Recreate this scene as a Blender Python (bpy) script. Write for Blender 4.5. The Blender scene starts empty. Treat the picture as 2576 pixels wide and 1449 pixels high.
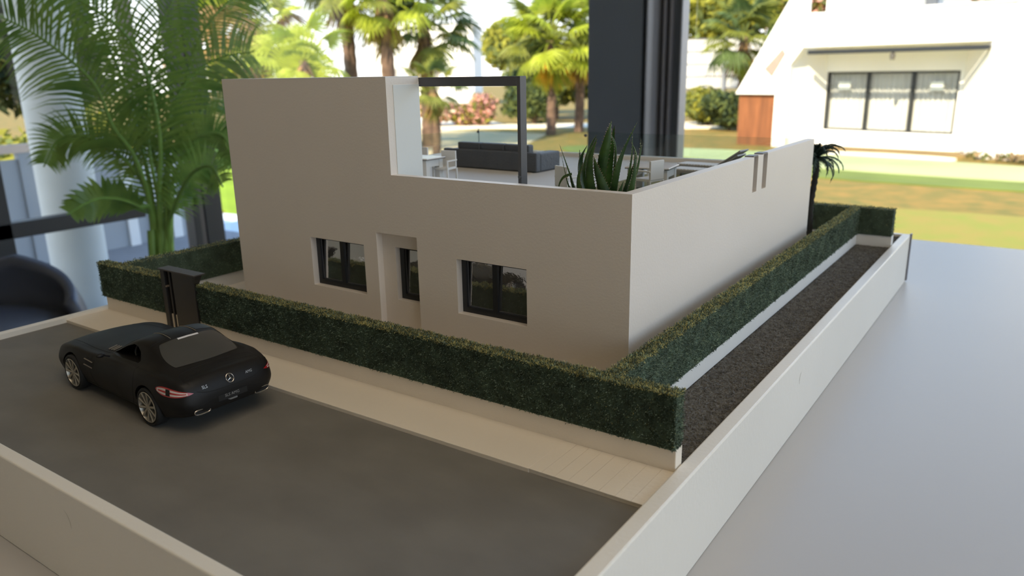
import bpy, bmesh, math, random
import numpy as np
from mathutils import Vector, Matrix
from mathutils.bvhtree import BVHTree

PI = math.pi
K = 0.42            # metres per model unit (the model villa is 0.42 m wide)
scene = bpy.context.scene
COL = scene.collection
R = random.Random(7)

# ---------------------------------------------------------------- camera
cam_d = bpy.data.cameras.new('camera')
cam = bpy.data.objects.new('camera', cam_d)
COL.objects.link(cam)
scene.camera = cam
yaw, pit, rol = math.radians(-34.9086), math.radians(-15.6518), math.radians(-1.0402)
fw = Vector((math.sin(yaw)*math.cos(pit), math.cos(yaw)*math.cos(pit), math.sin(pit)))
rt = Vector((math.cos(yaw), -math.sin(yaw), 0)); up = rt.cross(fw)
r2 = math.cos(rol)*rt + math.sin(rol)*up
u2 = -math.sin(rol)*rt + math.cos(rol)*up
M = Matrix((r2, u2, -fw)).transposed().to_4x4()
M.translation = Vector((0.5277, -1.0866, 0.5403))*K
cam.matrix_world = M
cam_d.sensor_width = 36.0
cam_d.lens = 1945.1/2576*36
cam_d.clip_start = 0.01; cam_d.clip_end = 500
cam_d.dof.use_dof = True
cam_d.dof.focus_distance = 0.55
cam_d.dof.aperture_fstop = 10.0

# ---------------------------------------------------------------- world, sun, exposure
w = bpy.data.worlds.new('world'); scene.world = w; w.use_nodes = True
nt = w.node_tree; nt.nodes.clear()
tc = nt.nodes.new('ShaderNodeTexCoord'); sp = nt.nodes.new('ShaderNodeSeparateXYZ')
ramp = nt.nodes.new('ShaderNodeValToRGB')
ramp.color_ramp.elements[0].position = 0.0; ramp.color_ramp.elements[0].color = (1.0, 0.98, 0.95, 1)
ramp.color_ramp.elements[1].position = 0.75; ramp.color_ramp.elements[1].color = (0.22, 0.42, 0.85, 1)
e = ramp.color_ramp.elements.new(0.22); e.color = (0.62, 0.80, 1.0, 1)
bg = nt.nodes.new('ShaderNodeBackground'); bg.inputs['Strength'].default_value = 1.75
wo = nt.nodes.new('ShaderNodeOutputWorld')
nt.links.new(tc.outputs['Generated'], sp.inputs[0]); nt.links.new(sp.outputs['Z'], ramp.inputs[0])
nt.links.new(ramp.outputs[0], bg.inputs[0]); nt.links.new(bg.outputs[0], wo.inputs[0])
sun_d = bpy.data.lights.new('sun', 'SUN'); sun_d.energy = 7.5; sun_d.angle = math.radians(0.6)
sun_d.color = (1.0, 0.86, 0.62)
sun = bpy.data.objects.new('sun', sun_d); COL.objects.link(sun)
sdir = Vector((0.02, -0.80, 0.60)).normalized()     # towards the sun
sun.rotation_euler = sdir.to_track_quat('Z', 'Y').to_euler()
# warm ceiling panel of the show room, above the road end of the model
la = bpy.data.lights.new('ceiling_panel_light', 'AREA'); la.shape = 'RECTANGLE'; la.size = 2.2; la.size_y = 1.2
la.energy = 12.0; la.color = (1.0, 0.84, 0.64)
lo = bpy.data.objects.new('ceiling_panel_light', la); COL.objects.link(lo); lo.location = (0.85, -0.45, 1.90)
scene.view_settings.view_transform = 'Standard'; scene.view_settings.look = 'None'
scene.view_settings.exposure = 0.5; scene.view_settings.gamma = 1.0
scene.view_settings.use_curve_mapping = False
scene.cycles.max_bounces = 8; scene.cycles.diffuse_bounces = 4; scene.cycles.transparent_max_bounces = 16
scene.cycles.glossy_bounces = 4; scene.cycles.transmission_bounces = 6
scene.cycles.sample_clamp_indirect = 6.0
scene.cycles.caustics_reflective = False; scene.cycles.caustics_refractive = False

# ---------------------------------------------------------------- materials
MATS = {}
def srgb(c):
    return tuple(((v/255)/12.92 if v/255 <= 0.04045 else ((v/255+0.055)/1.055)**2.4) for v in c)
def mat(name, col, rough=0.6, var=0.06, scale=8.0, bump=0.0, bscale=60.0, metal=0.0, spec=0.5, col2=None,
        sub=0.0, translucent=0.0, stretch=None, coat=0.0):
    if name in MATS: return MATS[name]
    m = bpy.data.materials.new(name); m.use_nodes = True
    nt = m.node_tree; b = nt.nodes['Principled BSDF']
    col = tuple(col)
    t = nt.nodes.new('ShaderNodeTexCoord')
    src = t.outputs['Object']
    if stretch:
        mp = nt.nodes.new('ShaderNodeMapping'); mp.inputs['Scale'].default_value = stretch
        nt.links.new(src, mp.inputs[0]); src = mp.outputs[0]
    n = nt.nodes.new('ShaderNodeTexNoise'); n.inputs['Scale'].default_value = scale
    n.inputs['Detail'].default_value = 4; nt.links.new(src, n.inputs['Vector'])
    r = nt.nodes.new('ShaderNodeValToRGB'); r.color_ramp.elements[0].position = 0.3; r.color_ramp.elements[1].position = 0.7
    c2 = col2 or tuple(v*(1-var) for v in col); c1 = col if col2 else tuple(min(1, v*(1+var)) for v in col)
    r.color_ramp.elements[0].color = (*c2, 1); r.color_ramp.elements[1].color = (*c1, 1)
    nt.links.new(n.outputs['Fac'], r.inputs[0]); nt.links.new(r.outputs[0], b.inputs['Base Color'])
    b.inputs['Roughness'].default_value = rough; b.inputs['Metallic'].default_value = metal
    b.inputs['Specular IOR Level'].default_value = spec
    if coat: b.inputs['Coat Weight'].default_value = coat; b.inputs['Coat Roughness'].default_value = 0.15
    if bump:
        n2 = nt.nodes.new('ShaderNodeTexNoise'); n2.inputs['Scale'].default_value = bscale; n2.inputs['Detail'].default_value = 5
        nt.links.new(src, n2.inputs['Vector'])
        bp = nt.nodes.new('ShaderNodeBump'); bp.inputs['Strength'].default_value = bump; bp.inputs['Distance'].default_value = 0.002
        nt.links.new(n2.outputs['Fac'], bp.inputs['Height']); nt.links.new(bp.outputs[0], b.inputs['Normal'])
    if translucent:
        tr = nt.nodes.new('ShaderNodeBsdfTranslucent'); nt.links.new(r.outputs[0], tr.inputs[0])
        mx = nt.nodes.new('ShaderNodeMixShader'); mx.inputs[0].default_value = translucent
        o = nt.nodes['Material Output']
        nt.links.new(b.outputs[0], mx.inputs[1]); nt.links.new(tr.outputs[0], mx.inputs[2]); nt.links.new(mx.outputs[0], o.inputs[0])
    MATS[name] = m
    return m
def glass_mat(name, tint=(1, 1, 1), ior=1.45, rough=0.0):
    if name in MATS: return MATS[name]
    m = bpy.data.materials.new(name); m.use_nodes = True; nt = m.node_tree; nt.nodes.clear()
    o = nt.nodes.new('ShaderNodeOutputMaterial'); mx = nt.nodes.new('ShaderNodeMixShader')
    f = nt.nodes.new('ShaderNodeFresnel')      # same reflectance on both faces of the sheet
    ge = nt.nodes.new('ShaderNodeNewGeometry'); mr = nt.nodes.new('ShaderNodeMapRange')
    mr.inputs['To Min'].default_value = ior; mr.inputs['To Max'].default_value = 1/ior
    nt.links.new(ge.outputs['Backfacing'], mr.inputs['Value']); nt.links.new(mr.outputs[0], f.inputs[0])
    t = nt.nodes.new('ShaderNodeBsdfTransparent'); t.inputs[0].default_value = (*tint, 1)
    g = nt.nodes.new('ShaderNodeBsdfGlossy'); g.inputs['Roughness'].default_value = rough
    nt.links.new(f.outputs[0], mx.inputs[0]); nt.links.new(t.outputs[0], mx.inputs[1]); nt.links.new(g.outputs[0], mx.inputs[2])
    nt.links.new(mx.outputs[0], o.inputs[0]); MATS[name] = m
    return m

WHITE = mat('painted_board_white', (0.725, 0.66, 0.59), 0.45, 0.02, 9, 0.08, 500)
WHITE2 = mat('painted_board_inner', (0.72, 0.71, 0.68), 0.5, 0.02, 9)
TRAY = mat('tray_white', (0.80, 0.755, 0.67), 0.38, 0.03, 6, 0.1, 300)
WALK = mat('sidewalk_cream', (0.78, 0.70, 0.585), 0.6, 0.03, 12, 0.15, 300)
TERR = mat('terrace_grey', (0.50, 0.48, 0.45), 0.6, 0.04, 14)
ROADM = mat('road_grey', (0.172, 0.161, 0.141), 0.62, 0.10, 22, 0.35, 30, stretch=(1, 1.6, 1))
GRAVEL = mat('gravel_dark', (0.105, 0.098, 0.085), 0.95, 0.45, 260, 0.9, 320)
TABLE = mat('table_white', (0.48, 0.46, 0.44), 0.36, 0.015, 2, 0.03, 90, spec=0.35)
DARK = mat('frame_anthracite', (0.016, 0.018, 0.021), 0.4, 0.05)
DARKG = mat('gate_brown_black', (0.019, 0.0165, 0.015), 0.42, 0.08, 30)
STEEL = mat('pergola_steel', (0.085, 0.086, 0.094), 0.45, 0.05, 20)
PANE = mat('dark_window_film', (0.66, 0.66, 0.66), 0.03, 0.0, 5, 0.12, 45, spec=1.0, metal=0.95)
PANE.node_tree.nodes['Principled BSDF'].inputs['Coat Roughness'].default_value = 0.02
GLASS = glass_mat('clear_glass', (0.985, 0.99, 0.985), 1.22)
GLASSG = glass_mat('railing_glass', (0.88, 0.915, 0.89), 1.5)
SOFA = mat('sofa_charcoal', (0.075, 0.082, 0.094), 0.55, 0.1, 60, 0.3, 400)
FURN = mat('furniture_white', (0.66, 0.65, 0.62), 0.5, 0.03)
LOUNGE = mat('lounger_grey', (0.30, 0.30, 0.29), 0.5, 0.05)
TURF = mat('terrace_turf', (0.16, 0.15, 0.05), 0.95, 0.3, 200, 0.6, 300)
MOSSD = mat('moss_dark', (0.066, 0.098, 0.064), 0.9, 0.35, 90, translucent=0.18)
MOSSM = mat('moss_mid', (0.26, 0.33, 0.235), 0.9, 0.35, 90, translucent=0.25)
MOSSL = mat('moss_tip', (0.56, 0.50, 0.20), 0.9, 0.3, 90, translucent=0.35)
ALOE = mat('aloe_green', (0.13, 0.24, 0.06), 0.45, 0.3, 60, 0.3, 200, col2=(0.035, 0.085, 0.04), translucent=0.6)
ALOET = mat('aloe_tooth', (0.20, 0.16, 0.10), 0.6)
PALMD = mat('mini_palm_green', (0.025, 0.050, 0.040), 0.7, 0.3, 60)
BARK = mat('mini_palm_bark', (0.02, 0.018, 0.014), 0.9, 0.4, 80)

# ---------------------------------------------------------------- mesh helpers
class MB:
    def __init__(s): s.v = []; s.f = []; s.m = []
    def add(s, vs, fs, mi=0):
        o = len(s.v); s.v.extend([tuple(p) for p in vs]); s.f.extend([tuple(i+o for i in f) for f in fs]); s.m.extend([mi]*len(fs)); return s
    def box(s, x0, x1, y0, y1, z0, z1, mi=0):
        vs = [(x, y, z) for z in (z0, z1) for y in (y0, y1) for x in (x0, x1)]
        return s.add(vs, [(0, 2, 3, 1), (4, 5, 7, 6), (0, 1, 5, 4), (2, 6, 7, 3), (0, 4, 6, 2), (1, 3, 7, 5)], mi)
    def prism(s, poly, a, b, axis='y', mi=0):
        n = len(poly)
        def P(p, t):
            return (p[0], t, p[1]) if axis == 'y' else ((t, p[0], p[1]) if axis == 'x' else (p[0], p[1], t))
        vs = [P(p, a) for p in poly]+[P(p, b) for p in poly]
        fs = [tuple(range(n)), tuple(range(2*n-1, n-1, -1))]+[(i, i+n, (i+1) % n+n, (i+1) % n) for i in range(n)]
        return s.add(vs, fs, mi)
    def tube(s, path, r, seg=6, mi=0, closed=False, cap=True):
        P = [Vector(p) for p in path]; n = len(P)
        rr = r if isinstance(r, (list, tuple)) else [r]*n
        vs = []; fs = []
        ref = None
        for i in range(n):
            if closed: t = P[(i+1) % n]-P[i-1]
            else: t = P[min(i+1, n-1)]-P[max(i-1, 0)]
            t = t.normalized() if t.length > 1e-12 else Vector((0, 0, 1))
            if ref is None: ref = t.orthogonal().normalized()
            ref = (ref-t*ref.dot(t)); ref = ref.normalized() if ref.length > 1e-9 else t.orthogonal().normalized()
            bn = t.cross(ref)
            for k in range(seg):
                a = 2*PI*k/seg
                vs.append(P[i]+(ref*math.cos(a)+bn*math.sin(a))*rr[i])
        m = n if closed else n-1
        for i in range(m):
            for k in range(seg):
                a = i*seg+k; b = i*seg+(k+1) % seg; c = ((i+1) % n)*seg+(k+1) % seg; d = ((i+1) % n)*seg+k
                fs.append((a, b, c, d))
        if cap and not closed:
            fs.append(tuple(range(seg-1, -1, -1))); fs.append(tuple((n-1)*seg+k for k in range(seg)))
        return s.add(vs, fs, mi)
    def lathe(s, prof, seg=32, axis='z', c=(0, 0, 0), mi=0, closed=False):
        vs = []; n = len(prof)
        for k in range(seg):
            a = 2*PI*k/seg
            for (r, h) in prof:
                x, y = r*math.cos(a), r*math.sin(a)
                p = (x, y, h) if axis == 'z' else ((x, h, y) if axis == 'y' else (h, x, y))
                vs.append((p[0]+c[0], p[1]+c[1], p[2]+c[2]))
        fs = []
        for k in range(seg):
            k2 = (k+1) % seg
            for i in range(n if closed else n-1):
                j = (i+1) % n
                fs.append((k*n+i, k2*n+i, k2*n+j, k*n+j))
        return s.add(vs, fs, mi)
    def grid(s, P, nu, nv, mi=0):
        vs = [P(i/nu, j/nv) for j in range(nv+1) for i in range(nu+1)]
        fs = [(j*(nu+1)+i, j*(nu+1)+i+1, (j+1)*(nu+1)+i+1, (j+1)*(nu+1)+i) for j in range(nv) for i in range(nu)]
        return s.add(vs, fs, mi)
    def mesh(s, name, mats, k=1.0, off=(0, 0, 0), smooth=False):
        me = bpy.data.meshes.new(name)
        V = np.array(s.v, float)*k-np.array(off)
        me.from_pydata(V.tolist(), [], s.f)
        for m in (mats if isinstance(mats, (list, tuple)) else [mats]): me.materials.append(m)
        if any(s.m): me.polygons.foreach_set('material_index', s.m)
        if smooth: me.polygons.foreach_set('use_smooth', [True]*len(s.f))
        return me
    def build(s, name, mats, parent=None, k=K, smooth=False, bevel=0, angle=35, seg=2):
        off = np.zeros(3)
        V = np.array(s.v, float)*k
        if parent is None:
            lo_, hi_ = V.min(0), V.max(0); off = np.array([(lo_[0]+hi_[0])/2, (lo_[1]+hi_[1])/2, lo_[2]])
        me = s.mesh(name, mats, k, off, smooth)
        bm = bmesh.new(); bm.from_mesh(me); bmesh.ops.recalc_face_normals(bm, faces=bm.faces); bm.to_mesh(me); bm.free()
        if smooth and angle < 180:
            me.set_sharp_from_angle(angle=math.radians(angle))
        o = bpy.data.objects.new(name, me); COL.objects.link(o)
        o.location = off
        if parent: o.parent = parent
        if bevel:
            b = o.modifiers.new('bevel', 'BEVEL'); b.width = bevel*k; b.segments = seg; b.limit_method = 'ANGLE'; b.angle_limit = math.radians(40)
        return o

def tag(o, label=None, cat=None, group=None, kind=None):
    if label: o['label'] = label
    if cat: o['category'] = cat
    if group: o['group'] = group
    if kind: o['kind'] = kind
    return o
def thing(name, label, cat, loc=(0, 0, 0), rotz=0.0, group=None, k=K, kind=None):
    o = bpy.data.objects.new(name, None); COL.objects.link(o); o.empty_display_size = 0.05
    o.location = tuple(v*k for v in loc); o.rotation_euler = (0, 0, rotz)
    return tag(o, label, cat, group, kind)
def kids(o): return [c for c in bpy.data.objects if c.parent == o]
def copy_tree(o, parent=None, first=True):
    ch = kids(o)
    c = o.copy(); COL.objects.link(c)
    if not first: c.parent = parent
    for q in ch: copy_tree(q, c, False)
    return c
def bool_bake(o, cutters, op='DIFFERENCE'):
    tmp = []
    for mb, k in cutters:
        me = mb.mesh('cut', [], k)
        bm = bmesh.new(); bm.from_mesh(me); bmesh.ops.recalc_face_normals(bm, faces=bm.faces); bm.to_mesh(me); bm.free()
        t = bpy.data.objects.new('cut', me); COL.objects.link(t); t.matrix_world = Matrix.Translation(-Vector(o.location)) @ Matrix() if False else Matrix()
        tmp.append(t)
        md = o.modifiers.new('b', 'BOOLEAN'); md.operation = op; md.solver = 'EXACT'; md.object = t
    par = o.parent; loc = o.location.copy()
    o.parent = None; o.location = (0, 0, 0)
    bpy.context.view_layer.update()
    dg = bpy.context.evaluated_depsgraph_get()
    me = bpy.data.meshes.new_from_object(o.evaluated_get(dg))
    o.modifiers.clear(); o.data = me
    for t in tmp: bpy.data.objects.remove(t)
    o.parent = par; o.location = loc
    return o
def smoothpath(P, n):
    """Catmull-Rom resample"""
    P = [Vector(p) for p in P]; out = []
    Q = [P[0]*2-P[1]]+P+[P[-1]*2-P[-2]]
    m = len(P)-1
    for i in range(n+1):
        t = i/n*m; s = min(int(t), m-1); t -= s
        a, b, c, d = Q[s], Q[s+1], Q[s+2], Q[s+3]
        out.append(0.5*((2*b)+(-a+c)*t+(2*a-5*b+4*c-d)*t*t+(-a+3*b-3*c+d)*t**3))
    return out

# ================================================================= ROOM
ZT = -0.1536*K           # table top
ZF = -0.86               # room floor
CEIL = 1.95
XL, XR, YB, YW = -3.0, 3.6, -3.3, 1.70
RFLOOR = mat('room_floor_tile', (0.17, 0.165, 0.16), 0.35, 0.08, 3)
RWALL = mat('room_wall_plaster', (0.56, 0.50, 0.41), 0.8, 0.03, 3)
RCEIL = mat('room_ceiling_plaster', (0.55, 0.52, 0.47), 0.8, 0.02, 3)
def struct(mb, name, m, label=None, k=1.0, bevel=0, parent=None, smooth=False):
    o = mb.build(name, m, parent, k=k, bevel=bevel, smooth=smooth)
    if parent is None: o['kind'] = 'structure'
    if label: o['label'] = label
    return o
struct(MB().box(XL-.1, XR+.1, YB-.1, YW+.1, ZF-.1, ZF), 'floor', RFLOOR, 'dark tiled show room floor')
struct(MB().box(XL-.1, XR+.1, YB-.1, YW+.35, CEIL, CEIL+.15), 'ceiling', RCEIL, 'plain ceiling of the show room above the model')
struct(MB().box(XL-.1, XR+.1, YB-.12, YB, ZF, CEIL), 'wall_back', RWALL, 'plain show room wall behind the photographer')
# window wall y = YW : panes and frames
COLM = mat('column_anthracite', (0.11, 0.135, 0.17), 0.5, 0.05, 4)
ALU = mat('aluminium_grey', (0.28, 0.29, 0.32), 0.35, 0.05, 4, metal=0.15)
ALUD = mat('aluminium_mid', (0.16, 0.16, 0.18), 0.35, 0.05, 4)
colm = bpy.data.objects.new('column', None); COL.objects.link(colm); colm.location = (-.88, YW, ZF); colm['kind'] = 'structure'
colm['label'] = 'dark anthracite column with sliding window frames at its right edge'
def cpart(name, m, x0, x1, y0, y1, lab=None, round_=False):
    b = MB()
    if round_:
        pts = [(x0+.88, y1-YW), *[((x0+x1)/2+.88-(x1-x0)/2*math.cos(a), (y0-YW)+(y1-y0)*(1-math.sin(a))) for a in [PI*i/10 for i in range(11)]], (x1+.88, y1-YW)]
        b.prism(pts, 0, CEIL-ZF, 'z')
    else: b.box(x0+.88, x1+.88, y0-YW, y1-YW, 0, CEIL-ZF)
    o = b.build(name, m, colm, k=1, smooth=round_, bevel=0.0 if round_ else .004)
    if lab: o['label'] = lab
cpart('column_casing', COLM, -.975, -.797, YW-.02, YW+.10)
cpart('frame_profile', ALU, -.797, -.755, YW-.03, YW+.06, 'rounded silver aluminium frame profile', True)
cpart('window_jamb', COLM, -.755, -.690, YW+.02, YW+.05, 'dark recessed window jamb')
cpart('frame_fin', ALUD, -.744, -.734, YW-.000, YW+.03, 'grey aluminium fin')
cpart('frame_fin', ALUD, -.724, -.714, YW-.000, YW+.03, 'grey aluminium fin')
cpart('edge_strip', ALU, -.690, -.684, YW+.0, YW+.05, 'light grey edge strip')
def pane(name, x0, x1, y0, y1, lab):
    return struct(MB().box(x0, x1, y0, y1, ZF+.03, CEIL-.02), name, GLASS, lab)
pane('window_1', XL+.07, -.98, YW+.04, YW+.048, 'large clear window pane between corner post and dark column')
pane('window_2', -.66, 1.45, YW+.04, YW+.048, 'large clear window pane right of the dark column')
pane('window_3', 1.53, XR-.05, YW+.04, YW+.048, 'clear window pane far to the right')
struct(MB().box(1.45, 1.53, YW, YW+.09, ZF, CEIL), 'trim_1', DARK, 'dark window mullion')
struct(MB().box(XR-.05, XR+.05, YW, YW+.1, ZF, CEIL), 'trim_2', DARK, 'dark corner post at the right')
# right side wall with big windows
struct(MB().box(XR, XR+.1, YB, -2.6, ZF, CEIL), 'wall_right', RWALL, 'wall at the right of the show room')
struct(MB().box(XR+.03, XR+.038, -2.6, YW, ZF+.03, CEIL-.02), 'window_4', GLASS, 'clear window pane in the right wall')
# left glazed wall: corner post, sliding door frame with mid rail, panes
post = bpy.data.objects.new('trim_3', None); COL.objects.link(post); post.location = (-3.02, YW, ZF); post['kind'] = 'structure'
post['label'] = 'dark corner post of the glazing behind the potted palm'
MB().box(-.05, .035, -.045, .05, 0, CEIL-ZF).build('post_profile', DARK, post, k=1, bevel=.004)
MB().box(-.03, .03, -.11, -.045, 0, CEIL-ZF).build('door_stop', mat('post_brown', (.085, .07, .062), .5), post, k=1, bevel=.004)
d1 = bpy.data.objects.new('door_1', None); COL.objects.link(d1); d1.location = (XL, 0.2, ZF); d1['kind'] = 'structure'
d1['label'] = 'dark framed sliding glass door at the left with a horizontal middle rail'
RG = mat('rail_grey', (.16, .165, .18), .4)
def drail(name, m, y0, y1, z0, z1, x0=-.03, x1=.03): return MB().box(x0, x1, y0-.2, y1-.2, z0-ZF, z1-ZF).build(name, m, d1, k=1, bevel=.003)
drail('middle_rail', DARK, .70, 1.36, -.352, -.292)
drail('middle_rail', RG, 1.36, 1.62, -.34, -.300)['label'] = 'light grey middle rail behind the palm'
drail('stile', DARK, .70, .83, ZF, CEIL)
drail('stile', DARK, 1.585, 1.62, ZF, CEIL)
drail('bottom_rail', DARK, .70, 1.62, ZF, ZF+.09)
drail('top_rail', DARK, .70, 1.62, CEIL-.08, CEIL)
MB().box(-.004, .004, .83-.2, 1.585-.2, .09, CEIL-ZF-.08).build('pane', GLASS, d1, k=1)
struct(MB().box(XL-.1, XL, YB, .70, ZF, CEIL), 'wall_left', RWALL, 'wall at the left behind the photographer')

# the table the model stands on
tb = thing('display_table', 'large white glossy table that carries the whole villa model', 'table', (0, 0, ZF), k=1)
TX0, TX1, TY0, TY1 = -1.7*K, 2.2, -1.6, 2.4108*K
MB().box(TX0, TX1, TY0, TY1, ZT-.03-ZF, ZT-ZF).build('tabletop', TABLE, tb, k=1, bevel=.002)
for x in (TX0+.08, TX1-.08):
    for y in (TY0+.08, TY1-.08):
        MB().box(x-.03, x+.03, y-.03, y+.03, 0, ZT-.03-ZF).build('leg', TABLE, tb, k=1, bevel=.002)

# ================================================================= MODEL TRAY (base)
H, H2, L = .3531, .5333, 1.0908
XRI, XRO, XLI, XLO = .1593, .1842, -1.312, -1.3305
YRI, YRO, YC, YWL, YB2, YF = -.6511, -.6712, -.27, -.1696, 1.4785, 1.6846
RD, ZR, ZB = -.0066, .0062, -.1536
TW, HH = .0336, .1167
base = thing('model_tray', 'white tray base of the villa model with road, pavement and low garden walls', 'model base', (0, 0, ZB))
def bz(z): return z-ZB
def bpart(mb, name, m, lab=None, bevel=0, **k):
    mb.v = [(x, y, z-ZB) for x, y, z in mb.v]
    o = mb.build(name, m, base, bevel=bevel, **k)
    if lab: o['label'] = lab
    return o
bpart(MB().box(XRI, XRO, YRO, YF, ZB, ZR), 'rim_board', TRAY, 'right rim board along the gravel strip', .0028)
bpart(MB().box(XLO, XRI, YRO, YRI, ZB, ZR), 'rim_board', TRAY, 'front rim board next to the road', .0022)
bpart(MB().box(XLO, XLI, YRI, YF, ZB, ZR), 'rim_board', TRAY, 'left rim board', .0012)
bpart(MB().box(XLI, XRI, YF-.02, YF, ZB, ZR), 'rim_board', TRAY, 'rear rim board', .0012)
bpart(MB().box(XLI, XRI, YRI, YC+.01, RD-.02, RD), 'road', ROADM, 'flat grey brown road surface')
bpart(MB().box(XLI, -.0195, YC, YWL+.002, RD-.02, 0.0), 'sidewalk', WALK, 'cream pavement slab along the road', .0008)
bpart(MB().box(-.0195, XRI-.0002, YC+.001, YWL+.002, RD-.02, -.0009), 'sidewalk_bed', WALK)
# scored paving tiles at the right end of the pavement
txs = [-.0195, .002, .023, .0445, .0665, .0925, .1165, .1395, XRI]
for i in range(8):
    for j, (ya, yb) in enumerate(((YC, YWL),)):
        if i < 0: continue
        bpart(MB().box(txs[i]+.00018, txs[i+1]-.00018, ya+(.0003 if j else 0), yb-.0003, -.0012, 0.0), 'tile', WALK, bevel=0)
bpart(MB().box(XLI, .0585, YWL+.02, YB2, -.03, -.0005), 'garden_floor', WALK, 'pale garden floor around the villa')
bpart(MB().box(.0585, XRI, YWL+.02, YF-.02, -.03, -.004), 'gravel_bed', GRAVEL)
bpart(MB().box(XLI, .0585, YB2, YF-.02, -.03, -.004), 'rear_strip', GRAVEL, 'dark strip behind the rear hedge')
# gravel surface: rough grains
def rough_surface(x0, x1, y0, y1, z, nx, ny, amp, seed):
    rs = np.random.RandomState(seed)
    X, Y = np.meshgrid(np.linspace(x0, x1, nx), np.linspace(y0, y1, ny))
    Z = z+rs.rand(ny, nx)*amp
    V = np.stack([X, Y, Z], -1).reshape(-1, 3)
    mb = MB(); mb.v = [tuple(p) for p in V]
    mb.f = [(j*nx+i, j*nx+i+1, (j+1)*nx+i+1, (j+1)*nx+i) for j in range(ny-1) for i in range(nx-1)]; mb.m = [0]*len(mb.f)
    return mb
gs = bpart(rough_surface(.0585, XRI, YWL+.01, YF-.02, -.0034, 60, 900, .0028, 3), 'gravel', GRAVEL, 'dark grainy gravel strip between hedge wall and rim')
gs['kind'] = 'stuff'
# low walls
bpart(MB().box(XLI, .1582, YWL, YWL+.0225, RD, TW), 'low_wall', WALK, 'long low front wall under the front hedge', .0012)
bpart(MB().box(.030, .0585, YWL+.0225, YB2, -.01, TW), 'low_wall', WHITE2, 'low wall under the right hedge', .001)
bpart(MB().box(XLI, .1582, YB2, YB2+.03, -.01, TW), 'low_wall', WHITE2, 'low wall under the rear hedge', .001)
bpart(MB().box(-1.272, -1.245, YWL+.0225, YB2, -.01, TW), 'low_wall', WHITE2, 'low wall under the left hedge', .001)
bpart(MB().box(XRO-.0012, XRO+.0045, YF-.012, YF+.004, ZB+.006, ZR+.0025), 'end_strip', ALUD, 'grey strip closing the rear end of the right rim board', .0006)
# curved scratches on the rim boards
def arc(cx, cz, r, a0, a1, axis, c):
    pts = []
    for i in range(9):
        a = math.radians(a0+(a1-a0)*i/8)
        pts.append((cx+r*math.cos(a), c, cz+r*math.sin(a)) if axis == 'y' else (c, cx+r*math.cos(a), cz+r*math.sin(a)))
    return MB().tube(pts, [.0001, .0003, .0005, .0005, .0005, .0005, .0004, .0003, .0001], 5)
SCR = mat('scratch_edge', (.42, .38, .31), .6)
bpart(arc(-.5235, -.045, .022, -15, 70, 'y', YRO), 'scratch', SCR, 'small curved crack in the front rim board')
bpart(arc(.392, -.048, .016, 110, 215, 'x', XRO), 'scratch', SCR, 'small curved crack in the right rim board')

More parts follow.
